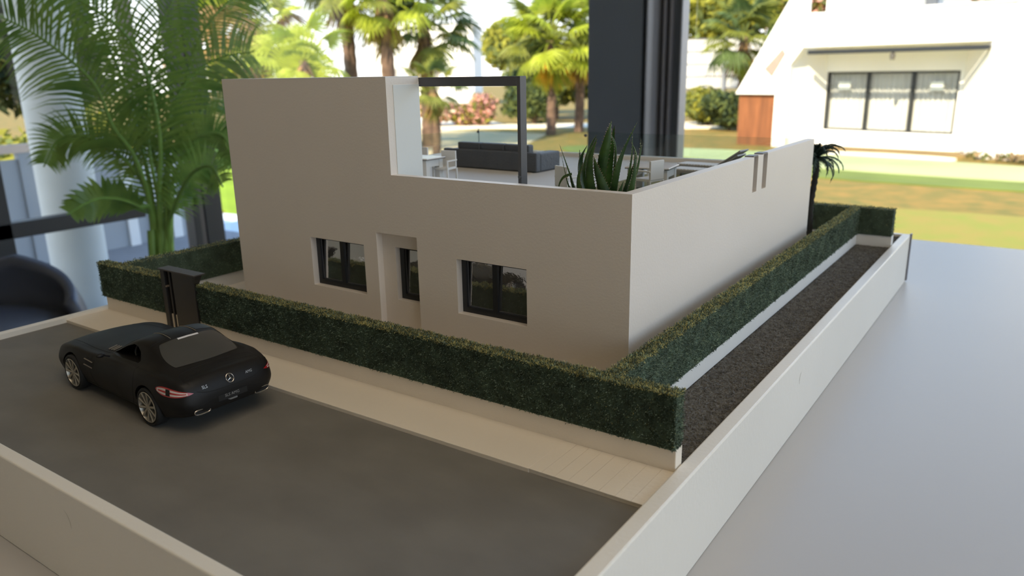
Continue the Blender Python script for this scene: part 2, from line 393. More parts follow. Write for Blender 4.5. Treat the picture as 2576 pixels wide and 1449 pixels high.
# ================================================================= HEDGES
def hedge(name, label, x0, x1, y0, y1, z0, z1, faces, dens=150000, seed=1, blade=.0036, group=None):
    rs = np.random.RandomState(seed)
    cx, cy = (x0+x1)/2, (y0+y1)/2
    t = thing(name, label, 'hedge', (cx, cy, z0), group=group)
    b = MB().box(x0-cx+.002, x1-cx-.002, y0-cy+.002, y1-cy-.002, 0, z1-z0-.003)
    b.build('hedge_core', MOSSD, t)
    V = []; mi = []
    sides = dict(f=((x0, y0, z0), (x1-x0, 0, 0), (0, 0, z1-z0), (0, -1, 0)), b=((x0, y1, z0), (x1-x0, 0, 0), (0, 0, z1-z0), (0, 1, 0)),
                 l=((x0, y0, z0), (0, y1-y0, 0), (0, 0, z1-z0), (-1, 0, 0)), r=((x1, y0, z0), (0, y1-y0, 0), (0, 0, z1-z0), (1, 0, 0)),
                 t=((x0, y0, z1), (x1-x0, 0, 0), (0, y1-y0, 0), (0, 0, 1)))
    for fc, dm in faces.items():
        o, a, c, n = [np.array(q, float) for q in sides[fc]]
        A = np.linalg.norm(a)*np.linalg.norm(c); N = int(A*dens*dm)
        U = rs.rand(N, 2)
        if fc != 't': U[:, 1] = 1-(1-U[:, 1])*.995
        P = o+U[:, :1]*a+U[:, 1:]*c
        lump = np.sin(P@np.array([170., 150., 210.]))*np.sin(P@np.array([-90., 230., 120.])+1.3)
        P = P-n*(.0022-.0018*lump[:, None])
        D = n*.55+rs.randn(N, 3)*.62+np.array([0, 0, .15])
        if fc == 't': D = n*.5+rs.randn(N, 3)*.55
        D /= np.linalg.norm(D, axis=1)[:, None]
        Ln = blade*(.5+rs.rand(N))*(1.15 if fc == 't' else 1.0)
        S = np.cross(D, rs.randn(N, 3)); S /= np.linalg.norm(S, axis=1)[:, None]
        W = blade*.17
        B = P+D*Ln[:, None]
        Mid = P+D*Ln[:, None]*.5+rs.randn(N, 3)*blade*.12
        q = np.stack([P-S*W*.5, Mid-S*W, B, Mid+S*W], 1)
        V.append(q.reshape(-1, 3))
        if fc == 't':
            edge = rs.rand(N); c2 = .5+.5*np.sin(P@np.array([330., 410., 0.]))*np.sin(P@np.array([-210., 260., 0.])+.7); mm = np.where(edge < .14+.46*c2, 2, np.where(edge < .60, 1, 0))  # yellow blades paint the backlit glow of the hedge top
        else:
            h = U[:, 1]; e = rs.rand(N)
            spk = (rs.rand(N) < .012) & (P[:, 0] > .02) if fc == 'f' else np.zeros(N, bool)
            nearT = ((h > .95) & (e < .40)) | spk  # backlit upper fringe painted with yellow blades, plus pale speckles
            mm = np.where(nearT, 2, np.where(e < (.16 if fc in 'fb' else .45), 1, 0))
        mi.append(mm)
    V = np.concatenate(V)-np.array([cx, cy, z0]); mi = np.concatenate(mi)
    n = len(mi)
    me = bpy.data.meshes.new('foliage')
    me.vertices.add(4*n); me.vertices.foreach_set('co', (V*K).ravel())
    me.loops.add(4*n); me.loops.foreach_set('vertex_index', np.arange(4*n))
    me.polygons.add(n); me.polygons.foreach_set('loop_start', np.arange(n)*4); me.polygons.foreach_set('loop_total', np.full(n, 4))
    for m in (MOSSD, MOSSM, MOSSL): me.materials.append(m)
    me.polygons.foreach_set('material_index', mi.astype(np.int32)); me.update(calc_edges=True)
    o = bpy.data.objects.new('foliage', me); COL.objects.link(o); o.parent = t; o['kind'] = 'stuff'
    return t
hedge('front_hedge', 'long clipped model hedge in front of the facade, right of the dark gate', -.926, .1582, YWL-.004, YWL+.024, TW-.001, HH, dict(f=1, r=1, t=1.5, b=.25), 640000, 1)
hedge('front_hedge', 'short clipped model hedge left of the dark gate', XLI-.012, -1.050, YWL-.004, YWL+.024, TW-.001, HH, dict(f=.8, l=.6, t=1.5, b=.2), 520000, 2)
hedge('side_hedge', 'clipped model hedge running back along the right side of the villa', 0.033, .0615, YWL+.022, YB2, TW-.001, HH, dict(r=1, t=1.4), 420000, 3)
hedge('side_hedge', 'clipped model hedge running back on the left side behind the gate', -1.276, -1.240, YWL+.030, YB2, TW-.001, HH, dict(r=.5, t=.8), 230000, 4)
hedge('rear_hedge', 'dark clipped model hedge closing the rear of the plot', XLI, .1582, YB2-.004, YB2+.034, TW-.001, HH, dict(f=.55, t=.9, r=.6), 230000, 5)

# ================================================================= GATE
g = thing('garden_gate', 'dark brown gate panel standing between the two front hedges', 'gate', (-1.0, YWL, 0))
gx = 1.0
MB().box(-1.052+gx, -1.038+gx, -.006, .016, 0, .1375).build('gate_post', DARKG, g, bevel=.0008)
MB().box(-1.027+gx, -1.022+gx, -.003, .016, 0, .134).build('guide_strip', DARKG, g, bevel=.0006)
MB().box(-1.038+gx, -1.012+gx, .002, .012, 0, .134).build('slot', mat('slot_black', (.008, .007, .007), .6), g)
MB().box(-1.012+gx, -.932+gx, -.004, .010, 0, .1365).build('gate_leaf', DARKG, g, bevel=.0008)
MB().box(-1.054+gx, -.920+gx, -.010, .018, .1355, .1385).build('top_cap', mat('cap_brown', (.055, .047, .043), .45), g, bevel=.0006)
MB().prism([(-.932+gx, .136), (-.920+gx, .136), (-.932+gx, .118)], -.004, .010).build('corner_bracket', DARKG, g)
MB().lathe([(0, -.004), (.0022, -.004), (.0026, 0), (.0022, .003), (0, .003)], 12, 'y', (-1.030+gx, -.005, .100)).build('knob', mat('knob_brass', (.25, .19, .13), .4, metal=.5), g, smooth=True)

# ================================================================= VILLA
villa = thing('model_villa', 'white scale model villa with roof terrace, glass railing and steel pergola', 'model house', (0, 0, 0))
X0T = -.5081; Y1 = .0916
body = MB().box(-1, 0, 0, L, -.005, H).build('house_body', [WHITE], villa)
u = MB().box(-1, X0T, 0, Y1, .01, H2)
wing = MB().box(-1.125, -.99, .3, L, -.005, H)
bool_bake(body, [(u, K), (wing, K)], 'UNION')
FT = .275
cuts = [MB().box(X0T+.0001, -.0195, .0195, L+.1, FT, 1), MB().box(-1.2, X0T+.02, Y1, L+.1, FT, 1),
        MB().box(-.7542, -.5951, -.1, .034, .1013, .2070), MB().box(-.3553, -.1992, -.1, .034, .1013, .2070),
        MB().box(-.5581, -.4511, -.1, .016, -.02, .2368), MB().box(-.5235, -.4560, -.1, .048, .0985, .2075),
        MB().box(-.012, .1, .5915, .6195, .2757, 1), MB().box(-.012, .1, .6560, .6870, .2757, 1)]
bool_bake(body, [(c, K) for c in cuts])
b = body.modifiers.new('bevel', 'BEVEL'); b.width = .0009*K; b.segments = 2; b.limit_method = 'ANGLE'; b.angle_limit = math.radians(40)
def vpart(mb, name, m, lab=None, parent=None, **k):
    o = mb.build(name, m, parent or villa, **k)
    if lab: o['label'] = lab
    return o
vpart(MB().box(X0T, -.0195, .0195, L-.002, FT-.001, FT+.0006), 'terrace_floor', TERR, 'smooth grey terrace floor')
vpart(MB().box(-1.112, X0T, Y1, L-.002, FT-.001, FT+.0006), 'terrace_floor', TERR, 'smooth grey terrace floor')
vpart(MB().box(-.335, -.020, .022, .93, FT, FT+.0022), 'terrace_turf', TURF, 'dull green turf mat under the chairs')
# facade slots: dark lining and raised caps
SL = mat('slot_grey', (.13, .12, .115), .5)
for y0, y1 in ((.5915, .6195), (.6560, .6870)):
    vpart(MB().box(-.0125, -.0115, y0, y1, .2757, H), 'slot_lining', SL, 'dark grey lining of a vertical slot')
    vpart(MB().box(-.021, -.001, y0-.001, y1+.001, H-.001, H+.0022), 'slot_cap', SL, 'grey cap over a parapet slot')
# pinned moulding on the tall block's side
TB = mat('block_side', (.66, .68, .66), .5, .02)
vpart(MB().box(X0T-.001, X0T+.0012, .0185, Y1-.0, H-.08+.0, H2-.0135), 'side_panel', TB, 'flush pale panel on the side of the tall block', bevel=.0004)
vpart(MB().box(-1.0, X0T+.0, .0, Y1, H2, H2+.0016), 'roof_cap', WHITE2, 'thin roof cap of the tall block', bevel=.0003)
# windows
def window(x0, x1, z0, z1, yf, panes, fwid=.0105, lab='dark framed window with two panes'):
    f = MB(); d0, d1_ = yf, yf+.0065
    f.box(x0, x1, d0, d1_, z1-.0058, z1); f.box(x0, x1, d0, d1_, z0, z0+fwid)
    f.box(x0, x0+fwid, d0, d1_, z0+fwid, z1-.0058); f.box(x1-fwid*.6, x1, d0, d1_, z0+fwid, z1-.0058)
    n = panes
    for i in range(1, n):
        c = x0+(x1-x0)*i/n-.0015; f.box(c-fwid*.5, c+fwid*.5, d0-.0006, d1_, z0+fwid, z1-.0058)
    o = vpart(f, 'window_frame', DARK, lab)
    edges = [x0+fwid]
    for i in range(n):
        a = x0+(x1-x0)*i/n; c = x0+(x1-x0)*(i+1)/n
        tz = .0050   # the film panes lean back a little
        o2 = MB().prism([(yf+.0048, z0+.003), (yf+.0060, z0+.003), (yf+.0060+tz, z1-.002), (yf+.0048+tz, z1-.002)], a+.002, c-.002, 'x').build('pane', PANE, o)
    # inner sash line
    MB().box(x0+fwid, x1-fwid*.6, yf+.0040, yf+.0055, z0+fwid, z0+fwid+.0022).build('sash_bead', STEEL, o)
    MB().box(x0+fwid, x0+fwid+.0016, yf+.0040, yf+.0055, z0+fwid, z1-.006).build('sash_bead', STEEL, o)
window(-.7542, -.5951, .1013, .2070, .0150, 2, lab='left dark framed window with two reflecting panes')
window(-.3553, -.1992, .1013, .2070, .0150, 2, lab='right dark framed window with two reflecting panes')
window(-.5235, -.4560, .0985, .2075, .0285, 1, lab='narrow dark framed window beside the entrance')
# pergola
pg = MB().box(X0T, -.2762, Y1, Y1+.010, .5150, .5320)
vpart(pg, 'pergola_beam', STEEL, 'dark grey steel pergola beam', bevel=.0006)
vpart(MB().box(-.2762, -.2690, Y1, Y1+.020, FT, .5320), 'pergola_post', STEEL, 'dark grey square pergola post', bevel=.0006)
vpart(MB().lathe([(0, -.001), (.0032, -.001), (.0032, .001), (0, .001)], 10, 'y', (-.2726, Y1-.0005, FT+.078)), 'bolt', mat('bolt_grey', (.14, .14, .14), .35, metal=.8))
# kerb and glass railing
vpart(MB().box(-1.125, -.0195, L-.022, L, FT, .2865), 'terrace_kerb', WHITE2, 'low kerb under the rear glass railing', bevel=.0006)
vpart(MB().box(-1.125, -1.105, .3, L, FT, .2865), 'terrace_kerb', WHITE2, 'low kerb under the left glass railing', bevel=.0006)
vpart(MB().box(-1.113, -.0195, L-.0115, L-.0090, .2865, .3530), 'glass_railing', GLASSG, 'clear glass railing along the rear of the terrace')
vpart(MB().box(-1.1165, -1.1140, .3, L-.009, .2865, .3530), 'glass_railing', GLASSG, 'clear glass railing on the left of the terrace')
vpart(MB().tube([(-1.113, L-.010, .2865), (-1.113, L-.010, .3530)], .0013, 8), 'corner_seam', mat('seam_dark', (.05, .05, .045), .3), 'dark corner joint of the glass railing')
for x in (-1.113, -.69):
    vpart(MB().lathe([(0, -.003), (.004, -.003), (.005, 0), (.004, .003), (0, .003)], 12, 'y', (x, L-.013, .342)), 'glass_clamp', STEEL, smooth=True)

# ================================================================= TERRACE FURNITURE
Z0 = FT+.0006
FZ = FT+.0022
so = thing('sofa', 'long charcoal three-seat sofa seen from behind on the roof terrace', 'sofa', (-.768, .722, Z0), math.radians(-2))
MB().box(-.165, .165, -.055, -.035, .002, .053).build('back_panel', SOFA, so, bevel=.003)
MB().box(-.128, .128, -.035, .055, .004, .026).build('seat_base', SOFA, so, bevel=.003)
for s in (-1, 1):
    MB().box(min(s*.128, s*.165), max(s*.128, s*.165), -.035, .060, .002, .050).build('armrest', SOFA, so, bevel=.0035)
for i in range(3):
    MB().box(-.128+i*.0853+.001, -.128+(i+1)*.0853-.001, -.036, -.012, .028, .071).build('back_cushion', SOFA, so, bevel=.004)
    MB().box(-.128+i*.0853+.001, -.128+(i+1)*.0853-.001, -.012, .056, .026, .038).build('seat_cushion', SOFA, so, bevel=.003)
for x in (-.15, .15):
    for y in (-.045, .045): MB().box(x-.004, x+.004, y-.004, y+.004, 0, .004).build('foot', DARK, so)

def make_chair(label, loc, rot, z=Z0):
    c = thing('terrace_chair', label, 'chair', (*loc, z), rot, 'white model chairs on the roof terrace')
    MB().box(-.021, .021, -.020, .022, .034, .040).build('seat', FURN, c, bevel=.0008)
    MB().box(-.021, .021, .018, .023, .038, .078).build('backrest', FURN, c, bevel=.0008)
    for x in (-.021, .021):
        for y in (-.020, .021):
            MB().box(x-.002, x+.002, y-.002, y+.002, 0, .054 if y < 0 else .036).build('leg', FURN, c)
        MB().box(x-.0022, x+.0022, -.022, .022, .054, .0575).build('armrest', FURN, c, bevel=.0005)
    return c
def place(src, label, loc, rot, z=Z0):
    c = copy_tree(src); c['label'] = label; c.location = (loc[0]*K, loc[1]*K, z*K); c.rotation_euler = (0, 0, rot); return c
ch = make_chair('white model chair behind the right end of the dining table, close to the sofa', (-.708, .402), math.radians(6))
place(ch, 'white model chair behind the dining table, only its back showing beside the tall block', (-.832, .440), math.radians(4))
place(ch, 'white model chair behind the aloe, half hidden by its left leaves', (-.272, .272), math.radians(158), FZ)
place(ch, 'white model chair with slatted arms right of the aloe', (-.172, .432), math.radians(-106), FZ)
def make_table(label, loc, rot, w_, d_, h_, z=Z0):
    t = thing('terrace_table', label, 'table', (*loc, z), rot)
    MB().box(-w_/2, w_/2, -d_/2, d_/2, h_-.003, h_).build('tabletop', mat('table_top_pale', (.72, .69, .66), .2), t, bevel=.0006)
    MB().box(-w_/2, w_/2, -d_/2, d_/2, h_-.0042, h_-.003).build('edge_band', DARK, t)
    for sx in (-1, 1):
        x0 = min(sx*w_/2*.9, sx*(w_/2*.9-.016)); x1 = max(sx*w_/2*.9, sx*(w_/2*.9-.016))
        for sy in (-1, 1):
            y0 = min(sy*d_/2*.9, sy*(d_/2*.9-.014)); y1 = max(sy*d_/2*.9, sy*(d_/2*.9-.014))
            MB().box(x0, x1, y0, y1, 0, h_-.0042).build('leg', FURN, t, bevel=.0006)
        MB().box(x0+.0012, x1-.0012, -d_/2*.9+.012, d_/2*.9-.012, h_-.022, h_-.0046).build('apron', FURN, t, bevel=.0004)
    return t
make_table('white dining table with a thin dark edge beside the tall block', (-.765, .368), 0, .12, .070, .066)
make_table('pale low table between the slatted chair and the loungers', (-.205, .520), math.radians(8), .10, .085, .055, FZ)
def make_lounger(label, loc, rot, z, m, back=28):
    t = thing('sun_lounger', label, 'sun lounger', (*loc, z), rot, 'model sun loungers on the roof terrace')
    f = MB(); f.box(-.085, .100, -.028, -.024, .020, .026); f.box(-.085, .085, .024, .028, .020, .026); f.box(-.085, -.081, -.028, .028, .020, .026); f.box(.081, .085, -.028, .028, .020, .026)
    f.build('frame', m, t)
    for x in (-.078, .078):
        for y in (-.024, .024): MB().box(x-.003, x+.003, y-.003, y+.003, 0, .020).build('leg', m, t)
    for i in range(13): MB().box(-.082+i*.0082, -.082+i*.0082+.0058, -.025, .025, .0255, .0285).build('slat', FURN, t)
    a = math.radians(back+6); hb = MB()
    c, s = math.cos(a), math.sin(a)
    hb.prism([(.026, .0255), (.026+.072*c, .0255+.072*s), (.026+.072*c-.004*s, .0255+.072*s+.004*c), (.026-.004*s, .0255+.004*c)], -.025, .025)
    hb.build('backrest', m, t, bevel=.0006)
    return t
lg = make_lounger('grey sun lounger with raised head end nearest the right parapet slots', (-.178, .815), math.radians(-5), FZ, LOUNGE)
place(lg, 'grey sun lounger in front, low and mostly hidden by the right parapet', (-.150, .712), math.radians(-4), FZ)

# ================================================================= ALOE
al = thing('aloe_plant', 'spiky green aloe plant standing in the front corner of the roof terrace', 'plant', (-.0885, .078, FZ))
AP = mat('aloe_base', (.03, .035, .022), .9)
MB().lathe([(0, 0), (.030, 0), (.034, .012), (.030, .03), (0, .034)], 20).build('root_ball', AP, al, smooth=True)
def aloe_leaf(pts, w_, seed):
    rs = random.Random(seed)
    P = smoothpath(pts, 14); mb = MB(); vs = []
    n = len(P)
    for i, p in enumerate(P):
        t = (P[min(i+1, n-1)]-P[max(i-1, 0)]).normalized(); s = i/(n-1)
        out = Vector((p.x, p.y, 0)); out = out.normalized() if out.length > 1e-4 else Vector((0, -1, 0))
        side = t.cross(out).normalized() if t.cross(out).length > 1e-3 else Vector((1, 0, 0)); nrm = side.cross(t)
        ww = w_*(.85+.35*math.sin(min(1, s*2.2)*PI/2+.1))*(1-s**1.7)+.0004; th = ww*.42*(1-.3*s)
        for a, b_ in ((-1, .35), (-.55, -.35), (0, -.62), (.55, -.35), (1, .35), (.45, .12), (0, .02), (-.45, .12)):
            vs.append(p+side*a*ww*.5-nrm*b_*th)
    fs = [(i*8+k, i*8+(k+1) % 8, (i+1)*8+(k+1) % 8, (i+1)*8+k) for i in range(n-1) for k in range(8)]+[tuple(range(8)), tuple((n-1)*8+k for k in range(7, -1, -1))]
    mb.add(vs, fs, 0)
    for i in range(2, n-1):
        for e_ in (0, 4):
            for q in range(2):
                a = vs[i*8+e_].lerp(vs[(i+1)*8+e_] if i+1 < n else vs[i*8+e_], q*.5); c = vs[i*8+6]
                d = (a-c).normalized(); t = (P[min(i+1, n-1)]-P[i-1]).normalized()
                mb.add([a-t*.0011, a+t*.0011, a+d*.0024+t*.0008, a+Vector((.0003, .0003, 0))], [(0, 1, 2), (0, 2, 3), (1, 3, 2)], 1)
    return mb
# (bend points relative to plant base, width)
leaves = [
 ([(0, 0, .02), (-.004, -.012, .09), (.010, -.014, .15), (.010, .0, .182)], .026),
 ([(-.012, .0, .02), (-.032, -.012, .085), (-.030, -.006, .13), (-.020, .004, .158)], .025),
 ([(-.02, .0, .02), (-.048, .004, .08), (-.052, .006, .115), (-.036, .0, .140)], .022),
 ([(.012, 0, .02), (.026, -.01, .09), (.034, .0, .135), (.052, .012, .182)], .018),
 ([(.0, -.016, .02), (-.010, -.034, .07), (-.012, -.034, .12), (-.004, -.024, .155)], .027),
 ([(.016, -.012, .02), (.020, -.034, .06), (.004, -.036, .10), (-.004, -.034, .125)], .024),
 ([(.022, .01, .02), (.044, .012, .075), (.054, .014, .115), (.058, .02, .148)], .014),
 ([(.024, -.0, .02), (.050, -.006, .07), (.062, -.002, .115), (.064, .0, .155)], .012),
 ([(.028, -.01, .02), (.056, -.022, .060), (.064, -.02, .10), (.062, -.018, .138)], .018),
 ([(-.022, -.01, .02), (-.046, -.022, .065), (-.056, -.024, .095), (-.080, -.018, .142)], .016),
 ([(-.02, -.016, .02), (-.040, -.03, .06), (-.052, -.034, .075), (-.070, -.028, .125)], .012),
 ([(-.048, -.03, .095), (-.062, -.036, .088), (-.070, -.036, .068), (-.058, -.036, .045)], .009),
 ([(.010, .018, .02), (.030, .03, .08), (.040, .034, .12), (.030, .03, .15)], .018),
 ([(-.006, .02, .02), (-.012, .034, .09), (-.006, .034, .14), (.0, .03, .172)], .018),
 ([(.02, -.02, .03), (.034, -.040, .050), (.046, -.044, .062), (.054, -.040, .090)], .022),
 ([(.002, .004, .02), (.012, .006, .09), (.016, .004, .14), (.004, .002, .165)], .016),
 ([(.018, .006, .02), (.036, .004, .07), (.046, .004, .12), (.046, .006, .165)], .011),
 ([(-.026, .006, .02), (-.050, .016, .07), (-.060, .02, .10), (-.062, .02, .130)], .013),
 ([(-.012, -.02, .02), (-.026, -.038, .06), (-.030, -.040, .09), (-.024, -.034, .115)], .020),
]
for i, (p, w_) in enumerate(leaves):
    aloe_leaf(p, w_*.78, i).build('leaf', [ALOE, ALOET], al, smooth=True, angle=55)

# ================================================================= MINI PALM behind the villa
mp = thing('mini_palm', 'small dark plastic palm tree behind the far right corner of the villa', 'plant', (-.024, 1.235, -.0005))
tp = [(0, 0, 0), (-.002, 0, .07), (-.006, 0, .15), (.0, 0, .235), (-.002, 0, .288)]
tk = MB(); P = smoothpath(tp, 36)
tk.tube(P, [.0075+(.0022 if i % 2 else 0) for i in range(len(P))], 9)
tk.build('trunk', BARK, mp, smooth=True)
top_ = Vector((-.002, 0, .288))
for i in range(38):
    a = i*2.399; el = [1.25, .95, .6, .2, -.25][i % 5]+R.uniform(-.1, .1); ln = R.uniform(.075, .098)
    pts = []
    for k_ in range(9):
        s = k_/8; e_ = el-s*s*1.7
        pts.append(Vector((0, 0, 0)) if not pts else pts[-1]+Vector((math.cos(a)*math.cos(e_), math.sin(a)*math.cos(e_), math.sin(e_)))*ln/8)
    fr = MB(); fr.tube([top_+p for p in pts], [.0024]*5+[.0014]*4, 4)
    for k_ in range(1, 9):
        for s in (-1, 1):
            for h_ in (0, .33, .66):
                p = top_+(pts[k_].lerp(pts[k_-1], h_)); t = (pts[k_]-pts[k_-1]).normalized(); sd = t.cross(Vector((0, 0, 1))).normalized()*s
                q = p+sd*.014*math.sin(PI*(k_/9)**.8+.25)+t*.006-Vector((0, 0, .006))
                fr.add([p-t*.0022, p+t*.0022, q], [(0, 1, 2)])
    fr.build('frond', PALMD, mp)
for i in range(5):
    a = i*1.3; z = .11+.03*i
    MB().tube([(0, 0, z), (math.cos(a)*.010, math.sin(a)*.01, z+.004), (math.cos(a)*.016, math.sin(a)*.016, z-.012)], [.0016, .0012, .0005], 4).build('leaf_stub', BARK, mp)
#@@CAR
# ================================================================= CAR
CARM = mat('matte_black_paint', (0.010, 0.0092, 0.0088), 0.46, 0.05, 20, spec=0.26)
CDARK = mat('car_inner_black', (0.004, 0.004, 0.004), 0.7)
SEAM = mat('seam_black', (0.002, 0.002, 0.002), 0.8)
RIMM = mat('rim_champagne', (0.42, 0.38, 0.31), 0.35, 0.06, 30, metal=0.6)
TYRE = mat('tyre_rubber', (0.009, 0.009, 0.009), 0.75)
CHROME = mat('chrome_trim', (0.55, 0.52, 0.48), 0.25, metal=0.9)
RGLASS = mat('smoked_rear_glass', (0.060, 0.058, 0.053), 0.22, 0.12, 3, spec=0.6)
REDL = mat('lamp_red', (0.36, 0.018, 0.02), 0.25, 0.1, coat=0.5)
CLRL = mat('lamp_clear', (0.62, 0.50, 0.47), 0.25, 0.2, 60, coat=0.5)
CS = 0.0981*K
car = thing('toy_car', 'matte black toy coupe with silver wheels parked on the grey road', 'car', (-.7488, -.3775, RD), math.radians(177.4))
KEY = [  # x, zb, yb, zw, yw, zs, ys, zg, yg, zr, yr, zc
 (0.00, .34, .40, .46, .52, .56, .44, .57, .36, .585, .25, .59),
 (0.06, .24, .62, .45, .72, .62, .62, .635, .50, .66, .34, .67),
 (0.22, .17, .76, .46, .86, .69, .76, .705, .62, .73, .42, .745),
 (0.50, .15, .82, .48, .93, .76, .83, .775, .68, .785, .48, .80),
 (0.96, .15, .84, .50, .96, .815, .86, .82, .72, .825, .52, .845),
 (1.50, .16, .84, .50, .94, .82, .86, .825, .72, .85, .54, .875),
 (1.95, .16, .84, .50, .93, .83, .85, .845, .73, .875, .56, .905),
 (2.15, .16, .84, .50, .93, .84, .85, .865, .745, .925, .58, .96),
 (2.40, .16, .84, .50, .93, .855, .85, .885, .76, 1.045, .61, 1.09),
 (2.65, .16, .85, .50, .93, .865, .85, .905, .765, 1.16, .60, 1.21),
 (2.90, .16, .85, .52, .94, .88, .855, .92, .765, 1.235, .58, 1.29),
 (3.15, .16, .86, .54, .955, .895, .875, .93, .775, 1.25, .565, 1.315),
 (3.40, .16, .87, .56, .97, .91, .90, .94, .785, 1.215, .56, 1.285),
 (3.70, .17, .87, .57, .97, .92, .905, .95, .78, 1.11, .555, 1.185),
 (4.00, .19, .86, .57, .965, .92, .89, .935, .75, .985, .56, 1.04),
 (4.20, .22, .83, .57, .945, .895, .86, .91, .72, .935, .55, .955),
 (4.36, .25, .79, .56, .915, .875, .82, .89, .69, .905, .54, .92),
 (4.48, .28, .74, .55, .87, .84, .775, .865, .65, .885, .50, .90),
 (4.56, .31, .68, .53, .81, .77, .71, .80, .60, .82, .47, .835),
 (4.62, .35, .58, .51, .70, .67, .60, .69, .52, .705, .40, .715),
 (4.645, .40, .48, .50, .56, .60, .48, .61, .40, .62, .30, .625),
]
KA = np.array(KEY)
def carstation(x):
    i = int(np.searchsorted(KA[:, 0], x)) - 1; i = max(0, min(i, len(KA)-2))
    t = (x-KA[i, 0])/(KA[i+1, 0]-KA[i, 0])
    def sl(j):
        j = max(0, min(j, len(KA)-1)); a = max(j-1, 0); b = min(j+1, len(KA)-1)
        return (KA[b]-KA[a])/(KA[b, 0]-KA[a, 0])
    h = KA[i+1, 0]-KA[i, 0]; m0, m1 = sl(i)*h, sl(i+1)*h
    d = KA[i+1]-KA[i]
    for q in range(len(d)):     # keep it monotone
        if abs(d[q]) < 1e-9: m0[q] = m1[q] = 0
        else:
            if m0[q]/d[q] < 0: m0[q] = 0
            if m1[q]/d[q] < 0: m1[q] = 0
            m0[q] = math.copysign(min(abs(m0[q]), 3*abs(d[q])), d[q]) if m0[q] else 0
            m1[q] = math.copysign(min(abs(m1[q]), 3*abs(d[q])), d[q]) if m1[q] else 0
    return (2*t**3-3*t*t+1)*KA[i]+(t**3-2*t*t+t)*m0+(-2*t**3+3*t*t)*KA[i+1]+(t**3-t*t)*m1
def carring(x):
    _, zb, yb, zw, yw, zs, ys, zg, yg, zr, yr, zc = carstation(x)
    C_ = [(0, zb), (yb*.75, zb), (yb, zb+.03), ((yb+yw)/2+.02, (zb+zw)/2), (yw, zw), ((yw+ys)/2+.015, zw*.45+zs*.55), (ys, zs-.012), (yg, zg),
          (yg*.42+yr*.58+.012, zg*.42+zr*.58), (yr, zr), (yr*.52, zr+(zc-zr)*.78), (0, zc)]
    P = smoothpath([(0, p[0], p[1]) for p in C_], 55)
    return [(p.y, p.z) for p in P]
xs = np.concatenate([np.linspace(0, .3, 10)[:-1], np.linspace(.3, 4.3, 80)[:-1], np.linspace(4.3, 4.645, 18)])
mb = MB(); nr = 56; full = 2*nr-2
for x in xs:
    rg = carring(x)
    pts = rg+[(-y, z) for y, z in rg[-2:0:-1]]
    mb.v += [(2.3-x, y, z) for y, z in pts]
n = len(xs)
mb.f = [(i*full+k, i*full+(k+1) % full, (i+1)*full+(k+1) % full, (i+1)*full+k) for i in range(n-1) for k in range(full)]
mb.f += [tuple(range(full)), tuple((n-1)*full+k for k in range(full-1, -1, -1))]; mb.m = [0]*len(mb.f)
cbody = mb.build('bodywork', [CARM], car, k=CS, smooth=True, angle=180)
# BVH of the uncut skin for laying details on it (car metres)
bvh = BVHTree.FromPolygons([Vector(v) for v in mb.v], [tuple(f) for f in mb.f])
def hit(p, d):
    h = bvh.ray_cast(Vector(p), Vector(d))
    return (h[0], h[1]) if h[0] is not None else (None, None)
cw = []
for ax in (.96, 3.64):
    for s in (1, -1):
        prof = []
        c = MB(); pts = [(2.3-ax+.385*math.cos(a), .335+.385*math.sin(a)) for a in [2*PI*k/40 for k in range(40)]]
        c.prism(pts, s*.60, s*1.2); cw.append((c, CS))
sidewin = [(2.10, .892), (2.40, .905), (2.85, .93), (3.14, .945), (3.19, .985), (3.11, 1.10), (2.98, 1.17), (2.84, 1.185), (2.66, 1.13), (2.38, 1.005)]
for s in (1, -1):
    c = MB(); c.prism([(2.3-a, b_) for a, b_ in sidewin], s*.08, s*1.2); cw.append((c, CS))
# steering wheel well
c = MB(); c.box(2.3-3.15, 2.3-2.45, -.5, .5, .60, .95); cw.append((c, CS))
bool_bake(cbody, cw)
cbody.data.set_sharp_from_angle(angle=math.radians(32))
def lay(poly_fn, nu, nv, d, off, name, m, smooth=True, parent=car, lab=None):
    """patch laid on the skin: poly_fn(u,v) -> ray start; d = ray direction"""
    g_ = MB(); ok = True; vs = []
    for j in range(nv+1):
        for i in range(nu+1):
            p = poly_fn(i/nu, j/nv); h, nn = hit(p, d)
            if h is None: h = Vector(p)+Vector(d)*.5; nn = -Vector(d)
            nn = nn if nn.dot(Vector(d)) < 0 else -nn
            vs.append(h+nn*off)
    g_.add(vs, [(j*(nu+1)+i, j*(nu+1)+i+1, (j+1)*(nu+1)+i+1, (j+1)*(nu+1)+i) for j in range(nv) for i in range(nu)])
    o = g_.build(name, m, parent, k=CS, smooth=smooth, angle=60)
    if lab: o['label'] = lab
    return o
def strip(pts, wd, d, off, name, m, lab=None, parent=car, n=30):
    P = smoothpath(pts, n); d = Vector(d); vs = []
    for i, p in enumerate(P):
        t = (P[min(i+1, n)]-P[max(i-1, 0)]); sd = t.cross(d).normalized()
        for s in (-1, 0, 1):
            q = p+sd*s*wd/2; h, nn = hit(q, d)
            if h is None: h = q+d*.5; nn = -d
            nn = nn if nn.dot(d) < 0 else -nn
            vs.append(h+nn*(off if s == 0 else off*.3))
    g_ = MB(); g_.add(vs, [(i*3+k, i*3+k+1, i*3+k+4, i*3+k+3) for i in range(n) for k in (0, 1)])
    o = g_.build(name, m, parent, k=CS)
    if lab: o['label'] = lab
    return o
DN = (0, 0, -1); LT = (0, -1, 0); RTT = (0, 1, 0); RE = (1, 0, 0)
X = lambda x: 2.3-x
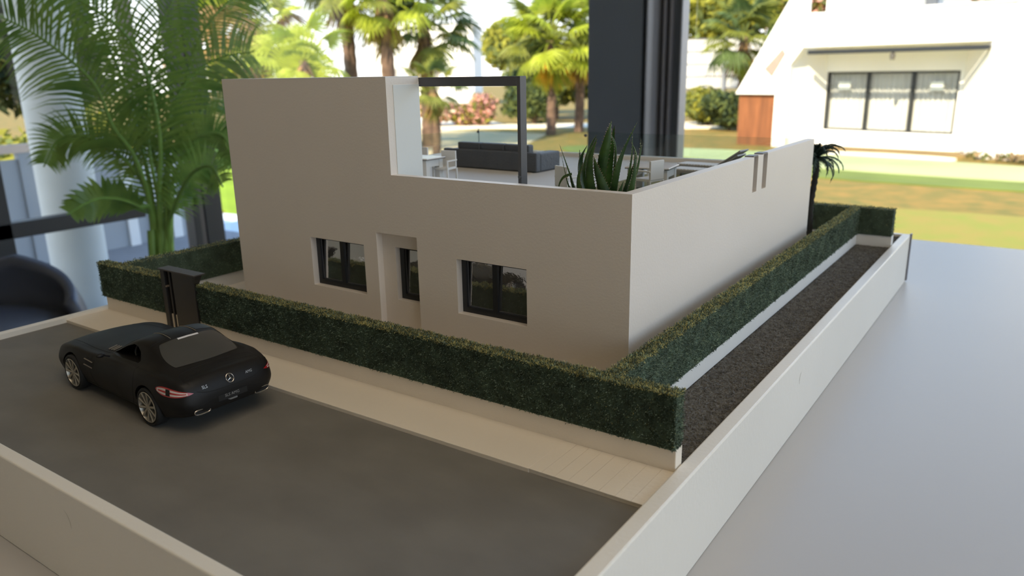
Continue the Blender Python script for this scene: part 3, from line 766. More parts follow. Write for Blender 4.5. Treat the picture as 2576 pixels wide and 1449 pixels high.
def supq(cx_, cy_, hx, hy, skew=0.0, p=.55):
    def f(u, v):
        a, b_ = u*2-1, v*2-1
        # square -> rounded square
        x_ = a*math.sqrt(max(0, 1-b_*b_/2))*(1-p)+a*p; y_ = b_*math.sqrt(max(0, 1-a*a/2))*(1-p)+b_*p
        return x_, y_
    return f
sq = supq(0, 0, 1, 1, p=.62)
def reargl(u, v):
    a, b_ = sq(u, v)                   # a across, b_ along
    x_ = 3.76+.33*b_-.07*(a*a); hw = .60+.05*(b_)
    return (X(x_), a*hw, 2.0)
lay(reargl, 24, 14, DN, .006, 'rear_window', RGLASS, lab='smoky grey rear window')
def frontgl(u, v):
    a, b_ = sq(u, v); x_ = 2.36+.20*b_+.09*a*a
    return (X(x_), a*.60, 2.0)
lay(frontgl, 20, 10, DN, .006, 'windscreen', mat('windscreen_dark', (.02, .02, .02), .15))
# panel seams
for s in (1, -1):
    strip([(X(.30), s*.58, 2), (X(1.2), s*.66, 2), (X(2.1), s*.68, 2)], .014, DN, .003, 'bonnet_seam', SEAM)
    strip([(X(2.62), s*.22, 2), (X(2.95), s*.23, 2), (X(3.30), s*.24, 2)], .020, DN, .004, 'door_seam', SEAM)
    strip([(X(3.30), s*.24, 2), (X(3.32), s*.42, 2), (X(3.30), s*.60, 2)], .020, DN, .004, 'door_seam', SEAM)
    strip([(X(4.16), s*.10, 2), (X(4.17), s*.55, 2), (X(4.22), s*.66, 2), (X(4.42), s*.70, 2), (X(4.52), s*.66, 2)], .012, DN, .003, 'boot_seam', SEAM)
    strip([(X(4.22), s*.0, 2), (X(4.30), s*.35, 2), (X(4.33), s*.62, 2)], .010, DN, .002, 'boot_crease', SEAM)
    D_ = LT if s > 0 else RTT
    strip([(X(3.24), s*2, .92), (X(3.24), s*2, .70), (X(3.16), s*2, .40), (X(3.02), s*2, .22)], .012, D_, .003, 'door_seam', SEAM)
    strip([(X(1.72), s*2, .80), (X(1.66), s*2, .60), (X(1.70), s*2, .40), (X(1.78), s*2, .24)], .012, D_, .003, 'door_seam', SEAM)
    strip([(X(1.45), s*2, .27), (X(2.4), s*2, .25), (X(3.2), s*2, .27)], .012, D_, .003, 'sill_seam', SEAM)
    # side vents with bright fins
    lay(lambda u, v, s=s: (X(1.48+u*.30+.05*v), s*2, .60+.16*v-.02*u), 6, 4, D_, .004, 'side_vent', CDARK)
    for z_ in (.70, .60):
        strip([(X(1.46), s*2, z_+.01), (X(1.62), s*2, z_), (X(1.76), s*2, z_-.012)], .022, D_, .022, 'vent_fin', mat('vent_fin', (.22, .20, .17), .4, metal=.5), lab='thin silver side vent fin')
    # bonnet vents
    lay(lambda u, v, s=s: (X(1.72+u*.26), s*(.44+.16*v), 2), 4, 3, DN, .003, 'bonnet_vent', CDARK)
    for q in range(3):
        strip([(X(1.74+.09*q), s*.43, 2), (X(1.77+.09*q), s*.52, 2), (X(1.79+.09*q), s*.61, 2)], .032, DN, .024, 'bonnet_vent_fin', mat('vent_bar', (.16, .15, .13), .4), n=6)
    # tail lamps: pointed lens shapes
    def lamp(u, v, s=s, gr=0.0, x0=0, x1=1):
        a = u; b_ = v*2-1
        w_ = math.sin(PI*min(1, max(0, a))**.85)**.75*(.5-gr)
        return a, b_*w_*.5
    def lensgeo(gr, off, name, m, a0, a1, s=s, pr=None, lab=None):
        g_ = MB(); vs = []; nu, nv = 22, 6
        for j in range(nv+1):
            for i in range(nu+1):
                a, b_ = lamp(a0+(a1-a0)*i/nu, j/nv, gr=gr)
                th = math.radians(4+74*a)                       # sweep from the side round to the rear
                z_ = .735+.29*b_-.045*(a-.5)
                dv = Vector((math.sin(th)*.9, -s*math.cos(th), 0)).normalized()
                org_ = Vector((X(3.95), s*.50, z_))
                h, nn = hit(org_-dv*1.2 if False else org_-Vector((dv.x, dv.y, 0))*1.5, dv)
                if h is None: h = org_-dv*.4; nn = -dv
                nn = nn if nn.dot(dv) < 0 else -nn
                vs.append(h+nn*off)
        g_.add(vs, [(j*(nu+1)+i, j*(nu+1)+i+1, (j+1)*(nu+1)+i+1, (j+1)*(nu+1)+i) for j in range(nv) for i in range(nu)])
        o = g_.build(name, m, pr or car, k=CS, smooth=True)
        if lab: o['label'] = lab
        return o
    tl = lensgeo(0, .006, 'tail_lamp', REDL, .0, 1, lab='pointed red and clear tail lamp')
    lensgeo(.16, .010, 'clear_lens', CLRL, .08, .90, pr=tl)
    # reflector bulb
    lensgeo(.16, .018, 'lamp_bulb', CDARK, .46, .58, pr=tl)
    lensgeo(.40, .013, 'red_streak', REDL, .16, .88, pr=tl)
    # exhausts
    def exh(k_, s=s):
        a = 2*PI*k_/24; return (s*.56+.135*math.copysign(abs(math.cos(a))**.6, math.cos(a))+.02*math.sin(a)*s, .375+.042*math.copysign(abs(math.sin(a))**.8, math.sin(a)))
    e_ = MB(); pth = []
    for k_ in range(24):
        y_, z_ = exh(k_); pth.append((X(4.625), y_, z_))
    e_.tube(pth, .010, 6, closed=True); e_.build('exhaust_tip', CHROME, car, k=CS, smooth=True)
    e2 = MB(); e2.prism([exh(k_) for k_ in range(24)], X(4.620), X(4.50), 'x'); e2.build('exhaust_pipe', CDARK, car, k=CS)
    # mirrors
    mm_ = MB()
    mm_.lathe([(0, -.10), (.05, -.09), (.075, -.03), (.07, .05), (.04, .09), (0, .10)], 14, 'y', (0, 0, 0))
    mm_.v = [(X(2.20)+p[0]*.75, s*.95+p[1]*.7, .935+p[2]*.55) for p in mm_.v]
    mo_ = mm_.build('door_mirror', CARM, car, k=CS, smooth=True)
    MB().tube([(X(2.20), s*.90, .930), (X(2.22), s*.80, .88)], .018, 6).build('mirror_arm', CARM, mo_, k=CS)
# pale strips paint the light caught on the roof seams; third brake lamp
strip([(X(2.85), -.20, 2), (X(3.1), -.207, 2), (X(3.36), -.215, 2)], .016, DN, .012, 'roof_seam_glint', mat('roof_glint', (.20, .18, .15), .5))
strip([(X(2.80), .25, 2), (X(3.1), .257, 2), (X(3.38), .265, 2)], .016, DN, .012, 'roof_seam_glint', MATS['roof_glint'])
strip([(X(3.45), -.19, 2), (X(3.455), 0, 2), (X(3.45), .19, 2)], .055, DN, .016, 'brake_lamp', mat('brake_bar', (.62, .60, .60), .35), lab='slim pale centre brake lamp on the roof edge')
# rear: number panel recess, diffuser
lay(lambda u, v: (X(5), -.27+.54*u, .44+.10*v), 6, 3, RE, .003, 'plate_panel', mat('plate_black', (.006, .006, .006), .5))
strip([(X(5), -.60, .72), (X(5), -.40, .665), (X(5), 0, .65), (X(5), .40, .665), (X(5), .60, .72)], .012, RE, .003, 'boot_seam', SEAM)
strip([(X(5), -.70, .46), (X(5), 0, .58), (X(5), .70, .46)], .010, RE, .003, 'bumper_seam', SEAM)
# rear emblem and lettering
ring = MB(); pts = []
for k_ in range(24):
    a = 2*PI*k_/24; h, nn = hit((X(5), .068*math.cos(a), .765+.068*math.sin(a)), RE)
    pts.append(h-Vector((.008, 0, 0)))
ring.tube(pts, .008, 5, closed=True)
hc, nn = hit((X(5), 0, .765), RE); hc = hc-Vector((.014, 0, 0))
for k_ in range(3):
    a = PI/2+2*PI*k_/3; h, nn = hit((X(5), .062*math.cos(a), .765+.062*math.sin(a)), RE); h = h-Vector((.008, 0, 0))
    ring.tube([hc, h], [.012, .003], 5)
ring.build('emblem', CHROME, car, k=CS)['label'] = 'round chrome emblem with three points'
def letters(txt, y0, z0, size, name, m, parent=car, flip=1, dz=0.0, shear=0.0):
    cu = bpy.data.curves.new('t', 'FONT'); cu.body = txt; cu.size = size; cu.extrude = 0; cu.resolution_u = 2; cu.shear = shear
    to = bpy.data.objects.new('t', cu); COL.objects.link(to); bpy.context.view_layer.update()
    me = bpy.data.meshes.new_from_object(to.evaluated_get(bpy.context.evaluated_depsgraph_get())); bpy.data.objects.remove(to)
    wd = max(v.co.x for v in me.vertices)
    for v in me.vertices:
        x_, y_ = v.co.x, v.co.y
        # seen from behind the car, local +Y is the left hand side
        h, nn = hit((X(5), y0-(x_-wd/2), z0+y_+dz*(x_-wd/2)), RE)
        if h is None: h = Vector((X(4.6), y0-(x_-wd/2), z0+y_))
        v.co = (h-Vector((.006, 0, 0)))*CS
    me.name = name; me.materials.clear(); me.materials.append(m)
    o = bpy.data.objects.new(name, me); COL.objects.link(o); o.parent = parent
    return o
LET = mat('letter_silver', (.50, .48, .45), .35, metal=.7)
letters('SLS', .46, .735, .070, 'lettering', LET)['label'] = 'small silver letters SLS'
letters('AMG', -.36, .745, .060, 'lettering', LET, shear=.2)['label'] = 'small silver letters AMG'
letters('SLS AMG', .02, .485, .070, 'lettering', mat('plate_letters', (.30, .29, .28), .5))['label'] = 'small grey letters SLS AMG on the plate'
lay(lambda u, v: (X(5), -.09+.18*u*(.7+.3*v)+.02, .405+.03*v), 4, 2, RE, .004, 'plate_badge', mat('plate_badge', (.16, .16, .155), .5))
# interior
ci = MB(); ci.box(X(3.12), X(2.75), .12, .55, .60, .72); ci.box(X(3.2), X(3.05), .14, .53, .62, 1.05); ci.box(X(3.12), X(2.75), -.55, -.12, .60, .72); ci.box(X(3.2), X(3.05), -.53, -.14, .62, 1.05)
ci.build('seats', mat('seat_black', (.012, .011, .011), .6), car, k=CS, bevel=.02)
sw_ = MB(); pts = [(X(2.66)+.06*math.sin(a), .36+.19*math.cos(a), .93+.17*math.sin(a)) for a in [2*PI*k_/28 for k_ in range(28)]]
sw_.tube(pts, .016, 6, closed=True)
for a in (0.0, PI, 1.5*PI): sw_.tube([(X(2.66), .36, .92), (X(2.66)+.06*math.sin(a), .36+.19*math.cos(a), .93+.17*math.sin(a))], .014, 5)
sw_.build('steering_wheel', mat('wheel_grey', (.045, .042, .04), .5), car, k=CS, smooth=True)
# wheels
def make_wheel():
    o = MB()
    W_ = .125
    o.lathe([(.262, -.005), (.270, .012), (.258, .020), (.252, .0), (.238, -.04), (.238, -.14), (.246, -.15)], 48, 'y')
    for k_ in range(10):
        a = 2*PI*k_/10; c, s = math.cos(a), math.sin(a)
        def Pq(r, t, h): return (c*r-s*t, h, s*r+c*t)
        vs = [Pq(.040, -.016, .0), Pq(.040, .016, .0), Pq(.258, .026, .012), Pq(.258, -.026, .012),
              Pq(.040, -.010, -.035), Pq(.040, .010, -.035), Pq(.258, .012, -.04), Pq(.258, -.012, -.04), Pq(.04, 0, .006), Pq(.258, 0, .022)]
        o.add(vs, [(0, 3, 9, 8), (8, 9, 2, 1), (0, 4, 7, 3), (1, 2, 6, 5), (4, 5, 6, 7), (0, 8, 1, 5, 4)])
    o.lathe([(0, .012), (.030, .010), (.050, .0), (.055, -.03), (0, -.03)], 20, 'y')
    rim = o.build('wheel', RIMM, car, k=CS, smooth=True, angle=30)
    t = MB(); t.lathe([(.262, -.01), (.300, .016), (.322, .010), (.336, -.015), (.336, -.19), (.320, -.22), (.26, -.21), (.25, -.10)], 48, 'y', closed=True)
    t.build('tyre', TYRE, rim, k=CS, smooth=True, angle=50)
    d_ = MB(); d_.lathe([(0, -.06), (.16, -.06), (.16, -.075), (0, -.075)], 24, 'y'); d_.build('brake_disc', mat('disc_grey', (.10, .095, .09), .4, metal=.5), rim, k=CS)
    b2 = MB(); b2.lathe([(0, -.12), (.25, -.12), (.25, -.14), (0, -.14)], 24, 'y'); b2.build('wheel_well', CDARK, rim, k=CS)
    return rim
wh = make_wheel()
wpos = [(X(.96), .945, 0), (X(3.64), .955, 0), (X(.96), -.945, PI), (X(3.64), -.955, PI)]
for i, (x_, y_, rz) in enumerate(wpos):
    o = wh if i == 0 else copy_tree(wh, car, False)
    o.location = (x_*CS, y_*CS, .336*CS); o.rotation_euler = (0, 0.2*i, rz)
#@@ENDCAR
#@@OUT
# ================================================================= POTTED PALM in the room
LEAF = mat('areca_leaf', (0.26, 0.38, 0.085), 0.3, 0.25, 12, translucent=0.45, col2=(0.09, 0.19, 0.04))
STEM = mat('areca_stem', (0.14, 0.26, 0.05), 0.5, 0.2, 20)
areca = thing('potted_palm', 'tall green feathery palm in a white pot at the left window', 'plant', (-1.757, .665, ZF), k=1)
A0 = Vector((-1.757, .665, ZF))
pt = MB(); pt.lathe([(0, 0), (.12, 0), (.16, .30), (.165, .33), (.150, .33), (.145, .30), (0, .29)], 28); pt.build('pot', mat('pot_white', (.62, .62, .62), .4), areca, k=1, smooth=True)
MB().lathe([(0, .295), (.146, .297)], 20).build('soil', mat('soil_dark', (.03, .022, .015), .9, .3, 60, .5), areca, k=1)
FP = [
[(-1.757, 0.665, -.56), (-1.779, 0.708, -0.246), (-1.802, 0.736, -0.118), (-1.857, 0.767, 0.084), (-1.873, 0.836, 0.318), (-1.842, 0.908, 0.466)],
[(-1.750, 0.675, -.56), (-1.791, 0.729, -0.161), (-1.855, 0.797, 0.027), (-1.868, 0.892, 0.193), (-1.834, 0.991, 0.275), (-1.774, 1.087, 0.297)],
[(-1.768, 0.655, -.56), (-1.81, 0.716, -0.161), (-1.836, 0.707, 0.015), (-1.857, 0.671, 0.102), (-1.879, 0.646, 0.22), (-1.956, 0.578, 0.326), (-2.011, 0.509, 0.384)],
[(-1.765, 0.672, -.56), (-1.816, 0.727, -0.118), (-1.93, 0.778, 0.082), (-2.046, 0.817, 0.246), (-2.165, 0.844, 0.384), (-2.257, 0.893, 0.528)],
[(-1.745, 0.680, -.56), (-1.769, 0.745, -0.162), (-1.79, 0.789, -0.036), (-1.76, 0.857, 0.059), (-1.718, 0.906, 0.067), (-1.679, 0.919, -0.021)],
[(-1.775, 0.660, -.56), (-1.81, 0.716, -0.161), (-1.788, 0.671, -0.107), (-1.782, 0.606, -0.076), (-1.769, 0.538, -0.071), (-1.756, 0.467, -0.094)],
[(-1.748, 0.690, -.56), (-1.767, 0.731, -0.204), (-1.708, 0.726, -0.109), (-1.628, 0.733, -0.02), (-1.532, 0.73, 0.007), (-1.445, 0.698, -0.034)],
[(-1.770, 0.650, -.56), (-1.817, 0.718, -0.139), (-1.869, 0.711, -0.009), (-1.957, 0.66, 0.068), (-2.016, 0.604, 0.07), (-2.028, 0.555, -0.001)],
[(-1.760, 0.668, -.56), (-1.799, 0.731, -0.14), (-1.796, 0.763, 0.086), (-1.844, 0.757, 0.306), (-1.945, 0.681, 0.428), (-2.032, 0.592, 0.486)],
[(-1.752, 0.660, -.56), (-1.781, 0.744, -0.14), (-1.863, 0.84, 0.079), (-1.892, 0.986, 0.332), (-1.888, 1.108, 0.449), (-1.889, 1.2, 0.49)],
[(-1.752, 0.672, -.56), (-1.80, 0.75, -0.14), (-1.90, 0.80, 0.02), (-2.02, 0.86, 0.12), (-2.12, 0.90, 0.10), (-2.20, 0.92, 0.02)],
[(-1.755, 0.664, -.56), (-1.80, 0.74, -0.14), (-1.83, 0.83, 0.03), (-1.86, 0.96, 0.14), (-1.87, 1.07, 0.15), (-1.87, 1.15, 0.08)],
]
LW = [.22, .19, .20, .19, .11, .07, .09, .10, .18, .18, .13, .13]
viewd = Vector((-.62, .78, -.05)).normalized()
for i, fp in enumerate(FP):
    P = smoothpath([Vector(p)-A0 for p in fp], 60); n = len(P)
    m = MB(); m.tube(P, [.007*(1-.85*k_/(n-1))+.001 for k_ in range(n)], 6, 0)
    rs = random.Random(i)
    start = int(n*(.36 if i not in (5,) else .42))
    cnt = 44 if i != 5 else 16
    for q in range(cnt):
        f = start+(n-2-start)*q/cnt; a = int(f); fr_ = f-a
        p = P[a].lerp(P[a+1], fr_); T = (P[a+1]-P[a-1]).normalized()
        s_ = (q+.5)/cnt
        ln = LW[i]*(.35+.65*math.sin(PI*min(1, s_*.78+.16)))*rs.uniform(.88, 1.08)
        S0 = T.cross(viewd).normalized()
        for sg in (-1, 1):
            d0 = (S0*sg*.86+T*.42+Vector((0, 0, .12))+Vector((rs.uniform(-.1, .1), rs.uniform(-.1, .1), 0))).normalized()
            wv = T.cross(d0).cross(d0).normalized()
            ww = (.0040 if i != 5 else .012); vs = []; cur = Vector(p); dd = d0.copy()
            for k_ in range(5):
                u_ = k_/4
                vs += [cur-wv*ww*(1-u_**2)*(.6 if k_ == 0 else 1), cur+wv*ww*(1-u_**2)*(.6 if k_ == 0 else 1)]
                cur = cur+dd*ln/4; dd = (dd+Vector((0, 0, -.20-.16*u_))).normalized()
            m.add(vs, [(2*k_, 2*k_+1, 2*k_+3, 2*k_+2) for k_ in range(4)], 1)
    m.build('frond', [STEM, LEAF], areca, k=1, smooth=True)
for (x_, y_) in ((-1.775, .655), (-1.757, .675), (-1.745, .690), (-1.765, .672)):
    MB().tube(smoothpath([(x_+1.757, y_-.665, .28), (x_+1.757-.012, y_-.665+.02, .45), (x_+1.757-.03, y_-.665+.05, .68)], 8), [.013]*4+[.011]*5, 10).build('cane', STEM, areca, k=1, smooth=True)

# ---------------- left side: curtain, lounge chair, round planter
pil = MB(); pil.lathe([(0, 0), (.125, 0), (.125, 2.85), (0, 2.85)], 36, 'z', (-3.62, 1.36, -.90))
tag(pil.build('pillar', mat('pillar_white', (.62, .70, .74), .6, .03), k=1, smooth=True, angle=40), 'pale round pillar outside the left glass door', 'pillar')
arm = thing('lounge_chair', 'dark blue grey lounge chair low behind the left end of the model', 'chair', (-2.36, .40, ZF), math.radians(35), k=1)
SHL = mat('chair_shell', (.075, .085, .115), .45)
def shell(u, v):
    a = (u-.5)*2.6; r_ = .30+.03*math.sin(v*PI); return (r_*math.sin(a), r_*math.cos(a), .26+.28*v*(1-.35*abs(u-.5)*2))
sh = MB().grid(shell, 24, 8); o_ = sh.build('backrest', SHL, arm, k=1, smooth=True); q_ = o_.modifiers.new('thick', 'SOLIDIFY'); q_.thickness = .03
MB().lathe([(0, .26), (.27, .26), (.30, .30), (.29, .36), (.22, .39), (0, .395)], 28).build('seat', SHL, arm, k=1, smooth=True)
MB().lathe([(0, 0), (.2, 0), (.2, .015), (.03, .03), (.03, .26), (0, .26)], 24).build('pedestal', ALUD, arm, k=1, smooth=True)
pl = thing('planter', 'white round planter beside the corner post behind the left hedge', 'planter', (-1.92, 1.16, ZF), k=1)
MB().lathe([(0, 0), (.09, 0), (.125, .46), (.13, .50), (.115, .50), (.11, .46), (0, .45)], 28).build('pot', MATS['pot_white'], pl, k=1, smooth=True)
MB().lathe([(0, .46), (.108, .462)], 20).build('soil', MATS['soil_dark'], pl, k=1)

# ================================================================= OUTSIDE
GZ = -1.6
GRASS = mat('lawn_dry', (.27, .155, .022), .95, .1, 3.4, .9, 14, col2=(.13, .115, .012), stretch=(1, 1, 1))
GREEN = mat('lawn_putting', (.33, .37, .17), .9, .15, .5)
GREENL = mat('lawn_lime', (.20, .30, .005), .9, .2, .6)
SAND = mat('sand_pale', (.80, .70, .52), .9, .05, 1)
PAVE = mat('paving_pale', (.62, .66, .64), .8, .08, 2)
def ground(name, pts, m, dz, label, kind='structure'):
    o = MB().prism(pts, GZ-.2, GZ+dz, 'z').build(name, m, k=1); o['kind'] = kind; o['label'] = label; return o
ground('lawn', [(-90, -4), (60, -4), (60, 90), (-90, 90)], GRASS, 0, 'dry yellow green lawn around the buildings')
def ell(cx, cy, rx, ry, rot=0, n=40, wob=0.0):
    return [(cx+rx*math.cos(a)*(1+wob*math.sin(3*a))*math.cos(rot)-ry*math.sin(a)*math.sin(rot), cy+rx*math.cos(a)*(1+wob*math.sin(3*a))*math.sin(rot)+ry*math.sin(a)*math.cos(rot)) for a in [2*PI*k_/n for k_ in range(n)]]
ground('putting_green', ell(-3.2, 15.0, 6.6, 1.75, math.radians(-9), wob=.04), mat('green_fringe', (.12, .155, .02), .95, .2, 1), .02, 'darker grass fringe around the pale putting green')
ground('putting_green', ell(-2.6, 15.4, 5.6, 1.15, math.radians(-9), wob=.04), GREEN, .04, 'pale bright putting green in front of the white house')
ground('planting_strip', ell(-1.5, 17.95, 3.4, .42, math.radians(-10), wob=.03), mat('planting_brown', (.22, .145, .05), .95, .2, 2), .03, 'brown planting strip along the foot of the white house')
ground('lawn_patch', ell(-.3, 9.4, 3.4, 1.3, 0, wob=.06), mat('lawn_olive', (.20, .205, .018), .95, .1, 3.0, .8, 12, col2=(.27, .19, .03)), .015, 'greener lawn just beyond the table edge')
ground('sand_path', ell(-2.7, 16.95, 1.4, .34, math.radians(-7), wob=.05), SAND, .055, 'bright sand patch at the foot of the white house')
ground('lawn_patch', [(-22, 14), (-11.5, 7.2), (-8.9, 5.9), (-8.6, 6.6), (-12, 10.5), (-18, 17)], GREENL, .02, 'bright lime lawn seen left of the villa')
ground('terrace_paving', [(-12, -2), (-3.12, -2), (-3.12, 3), (-7.5, 5.9), (-9.4, 5.6)], PAVE, .08, 'pale terrace paving outside the left window')
ground('dry_patch', [(-24, 17), (-15.9, 12.2), (-11.5, 12.6), (-10.6, 15.5), (-12.3, 19.5), (-16.0, 19.6), (-20, 21)], mat('dry_soil', (.62, .45, .28), .95, .2, 1.2, col2=(.46, .38, .20)), .012, 'pinkish dry ground seen through the pergola')
ground('path', [(-40, 30), (-16.8, 19.5), (-9.5, 24.0), (-9.5, 26), (-16, 22.5), (-30, 34)], SAND, .03, 'pale path below the far shrubs')
ground('sand_path', ell(-9.7, 23.2, 1.6, .5, .3), SAND, .04, 'small sandy patch under the far shrubs')
ter = MB().box(-6.6, -3.12, -3, 3.06, GZ, -.90).build('outdoor_terrace', mat('terrace_outdoor', (.30, .31, .33), .7), k=1); ter['kind'] = 'structure'; ter['label'] = 'grey outdoor terrace slab left of the glazing'

# ---- white house
hs = thing('white_house', 'modern white house with slanted side fin and curtained window beyond the lawn', 'house', (-2.8, 18.8, GZ), math.atan2(-.213, .977), k=1)
HW = mat('house_render_white', (.86, .84, .80), .8, .02, 1)
def hp(mb, name, m, lab=None, bevel=0, parent=None, smooth=False):
    o = mb.build(name, m, parent or hs, k=1, bevel=bevel, smooth=smooth)
    if lab: o['label'] = lab
    return o
wallb = MB()
for (a, b_, c, d_) in ((-2.9, -1.61, 0, 2.9), (1.25, 7, 0, 2.9), (-1.61, 1.25, 0, .37), (-1.61, 1.25, 1.685, 2.9)): wallb.box(a, b_, 0, .3, c, d_)
hp(wallb, 'wall', HW)
hp(MB().prism([(-1.75, -1), (-1.75, 0), (2.3, 0), (2.3, -1)], 2.22, 2.90, 'z'), 'fascia', HW, bevel=.02)
hp(MB().prism([(1.32, 0), (2.06, -1), (7, -1), (7, 0)], 0, 2.88, 'z'), 'wall_wing', HW, bevel=.02)
hp(MB().prism([(-2.34, -.82), (-2.02, -.90), (-1.63, 0), (-2.9, 0)], 0, 2.22, 'z'), 'wall_wing', HW)
hp(MB().prism([(-3.36, 1.20), (-2.10, 3.30), (-1.72, 3.30), (-1.72, 2.22), (-2.0, 1.85), (-2.0, 0), (-2.32, 0), (-2.32, 1.20)], -1.05, -.82), 'slanted_fin', HW, 'white slanted side fin', bevel=.01)
hp(MB().prism([(-2.62, 1.78), (-2.20, 2.22), (-2.12, 2.10), (-2.42, 1.60)], -1.07, -1.04), 'fin_opening', mat('opening_grey', (.30, .24, .20), .9))
hp(MB().box(-3.30, -2.32, -.95, -.7, 0, 1.2), 'timber_panel', mat('terracotta_wall', (.20, .07, .024), .8, .25, 3, stretch=(4, 4, .5)), 'terracotta coloured wall panel')
hp(MB().box(-1.60, 2.02, -1.06, -.94, 2.07, 2.16), 'awning_box', DARK, 'long dark retracted awning box', bevel=.01)
hp(MB().lathe([(0, -.07), (.04, -.07), (.055, .03), (.02, .08), (0, .08)], 12, 'z', (.23, -1.0, 1.99)), 'outdoor_lamp', mat('lamp_grey', (.10, .09, .08), .5), smooth=True)
hp(MB().box(-2.2, -.02, .9, 4, 2.85, 6), 'upper_storey', HW)
hp(MB().box(2.15, 7, .9, 4, 2.85, 6), 'upper_storey', HW)
hp(MB().box(-.02, .22, 1.1, 1.2, 2.85, 6), 'shutter', mat('shutter_grey', (.10, .11, .13), .5), 'dark louvred shutter of the upper storey')
hp(MB().box(-1.9, 2.4, -1.04, .6, 2.90, 2.95), 'coping', mat('coping_grey', (.62, .62, .60), .8), bevel=.01)
wf = MB(); x0, x1, z0, z1 = -1.61, 1.25, .37, 1.685
for q in ((x0, x1, z1-.045, z1), (x0, x1, z0, z0+.04), (x0, x0+.05, z0, z1), (x1-.05, x1, z0, z1), (-.70, -.64, z0, z1), (.27, .33, z0, z1)): wf.box(q[0], q[1], .06, .14, q[2], q[3])
wfo = hp(wf, 'window_frame', DARK, 'dark frame of the three-part curtained window')
for a, b_ in ((-1.58, -.67), (-.67, .30), (.30, 1.22)): MB().box(a, b_, .10, .105, z0+.02, z1-.02).build('pane', GLASS, wfo, k=1)
CURT = mat('curtain_white', (.74, .73, .70), .9, .03, translucent=.2)
for a, b_ in ((-1.58, -.67), (-.66, .29), (.31, 1.22)):
    c = MB(); N = 90; vs = []
    for zz in (z0-.02, z1+.02):
        for k_ in range(N+1): vs.append((a+(b_-a)*k_/N, .24+.028*math.sin(k_*.62)+.012*math.sin(k_*1.7), zz))
    c.add(vs, [(k_, k_+1, N+2+k_, N+1+k_) for k_ in range(N)]); c.build('curtain', CURT, wfo, k=1, smooth=True)
for a, b_ in ((-1.35, -1.07), (.66, .92)): MB().box(a, b_, .092, .098, 1.27, 1.46).build('sticker', mat('sticker_white', (.75, .78, .74), .6), wfo, k=1)
hp(MB().box(-1.61, 1.25, .9, .95, .2, 1.9), 'room_back', mat('dim_interior', (.12, .11, .10), .9))
# planting strip at the foot of the house
BR = mat('brush_brown', (.26, .18, .09), .95, .35, 4, translucent=.2)

# ---- foliage helpers
def leafcloud(blobs, n, size, seed, mats, w_=(.6, .4)):
    rs = np.random.RandomState(seed); V = []; MI = []
    vol = np.array([b_[3]*b_[4]*b_[5] for b_ in blobs])**.67; cnt = (vol/vol.sum()*n).astype(int)
    for bb, c in zip(blobs, cnt):
        d = rs.randn(c, 3); d /= np.linalg.norm(d, axis=1)[:, None]
        r_ = rs.rand(c)**.35
        P = np.array(bb[:3])+d*r_[:, None]*np.array(bb[3:6])
        a = rs.randn(c, 3); a /= np.linalg.norm(a, axis=1)[:, None]; b2 = np.cross(a, rs.randn(c, 3)); b2 /= np.linalg.norm(b2, axis=1)[:, None]
        s = size*(.5+rs.rand(c))[:, None]
        V.append(np.stack([P-a*s, P+b2*s*.45, P+a*s, P-b2*s*.45], 1).reshape(-1, 3)); MI.append(rs.choice(len(mats), c, p=w_))
    V = np.concatenate(V); MI = np.concatenate(MI); N = len(MI)
    me = bpy.data.meshes.new('foliage'); me.vertices.add(4*N); me.vertices.foreach_set('co', V.ravel())
    me.loops.add(4*N); me.loops.foreach_set('vertex_index', np.arange(4*N)); me.polygons.add(N)
    me.polygons.foreach_set('loop_start', np.arange(N)*4); me.polygons.foreach_set('loop_total', np.full(N, 4))
    for m in mats: me.materials.append(m)
    me.polygons.foreach_set('material_index', MI.astype(np.int32)); me.update(calc_edges=True)
    return me
L1 = mat('leaf_yellow_green', (.30, .29, .03), .8, .2, 2, translucent=.3)
L2 = mat('leaf_mid_green', (.12, .15, .035), .8, .25, 2, translucent=.3)
L3 = mat('leaf_deep_green', (.035, .06, .022), .8, .25, 2, translucent=.2)
LP = mat('blossom_pink', (.80, .42, .36), .8, .2, 2, translucent=.3)
TRK = mat('trunk_brown', (.13, .08, .055), .95, .35, 6, .5, 10)
def bush(name, label, cat, x, y, rad, ht, mats, wts, seed, n=5000, size=.09, z=GZ, trunk=0.0, group=None):
    t = thing(name, label, cat, (x, y, z), k=1, group=group); rs = random.Random(seed)
    bl = []
    for i in range(9):
        a = rs.uniform(0, 2*PI); q = rs.uniform(0, .55)*rad
        bl.append((q*math.cos(a), q*math.sin(a), trunk+(ht-trunk)*rs.uniform(.35, .75), rad*rs.uniform(.4, .62), rad*rs.uniform(.4, .62), (ht-trunk)*rs.uniform(.25, .38)))
    me = leafcloud(bl, n, size, seed, mats, wts); o = bpy.data.objects.new('foliage', me); COL.objects.link(o); o.parent = t; o['kind'] = 'stuff'
    h_ = max(trunk, ht*.4)
    MB().tube([(0, 0, 0), (.03*rad, 0, h_*.5), (0, .04*rad, h_*1.15)], [max(.04, rad*.08), max(.03, rad*.06), max(.02, rad*.04)], 8).build('trunk', TRK, t, k=1, smooth=True)
    return t
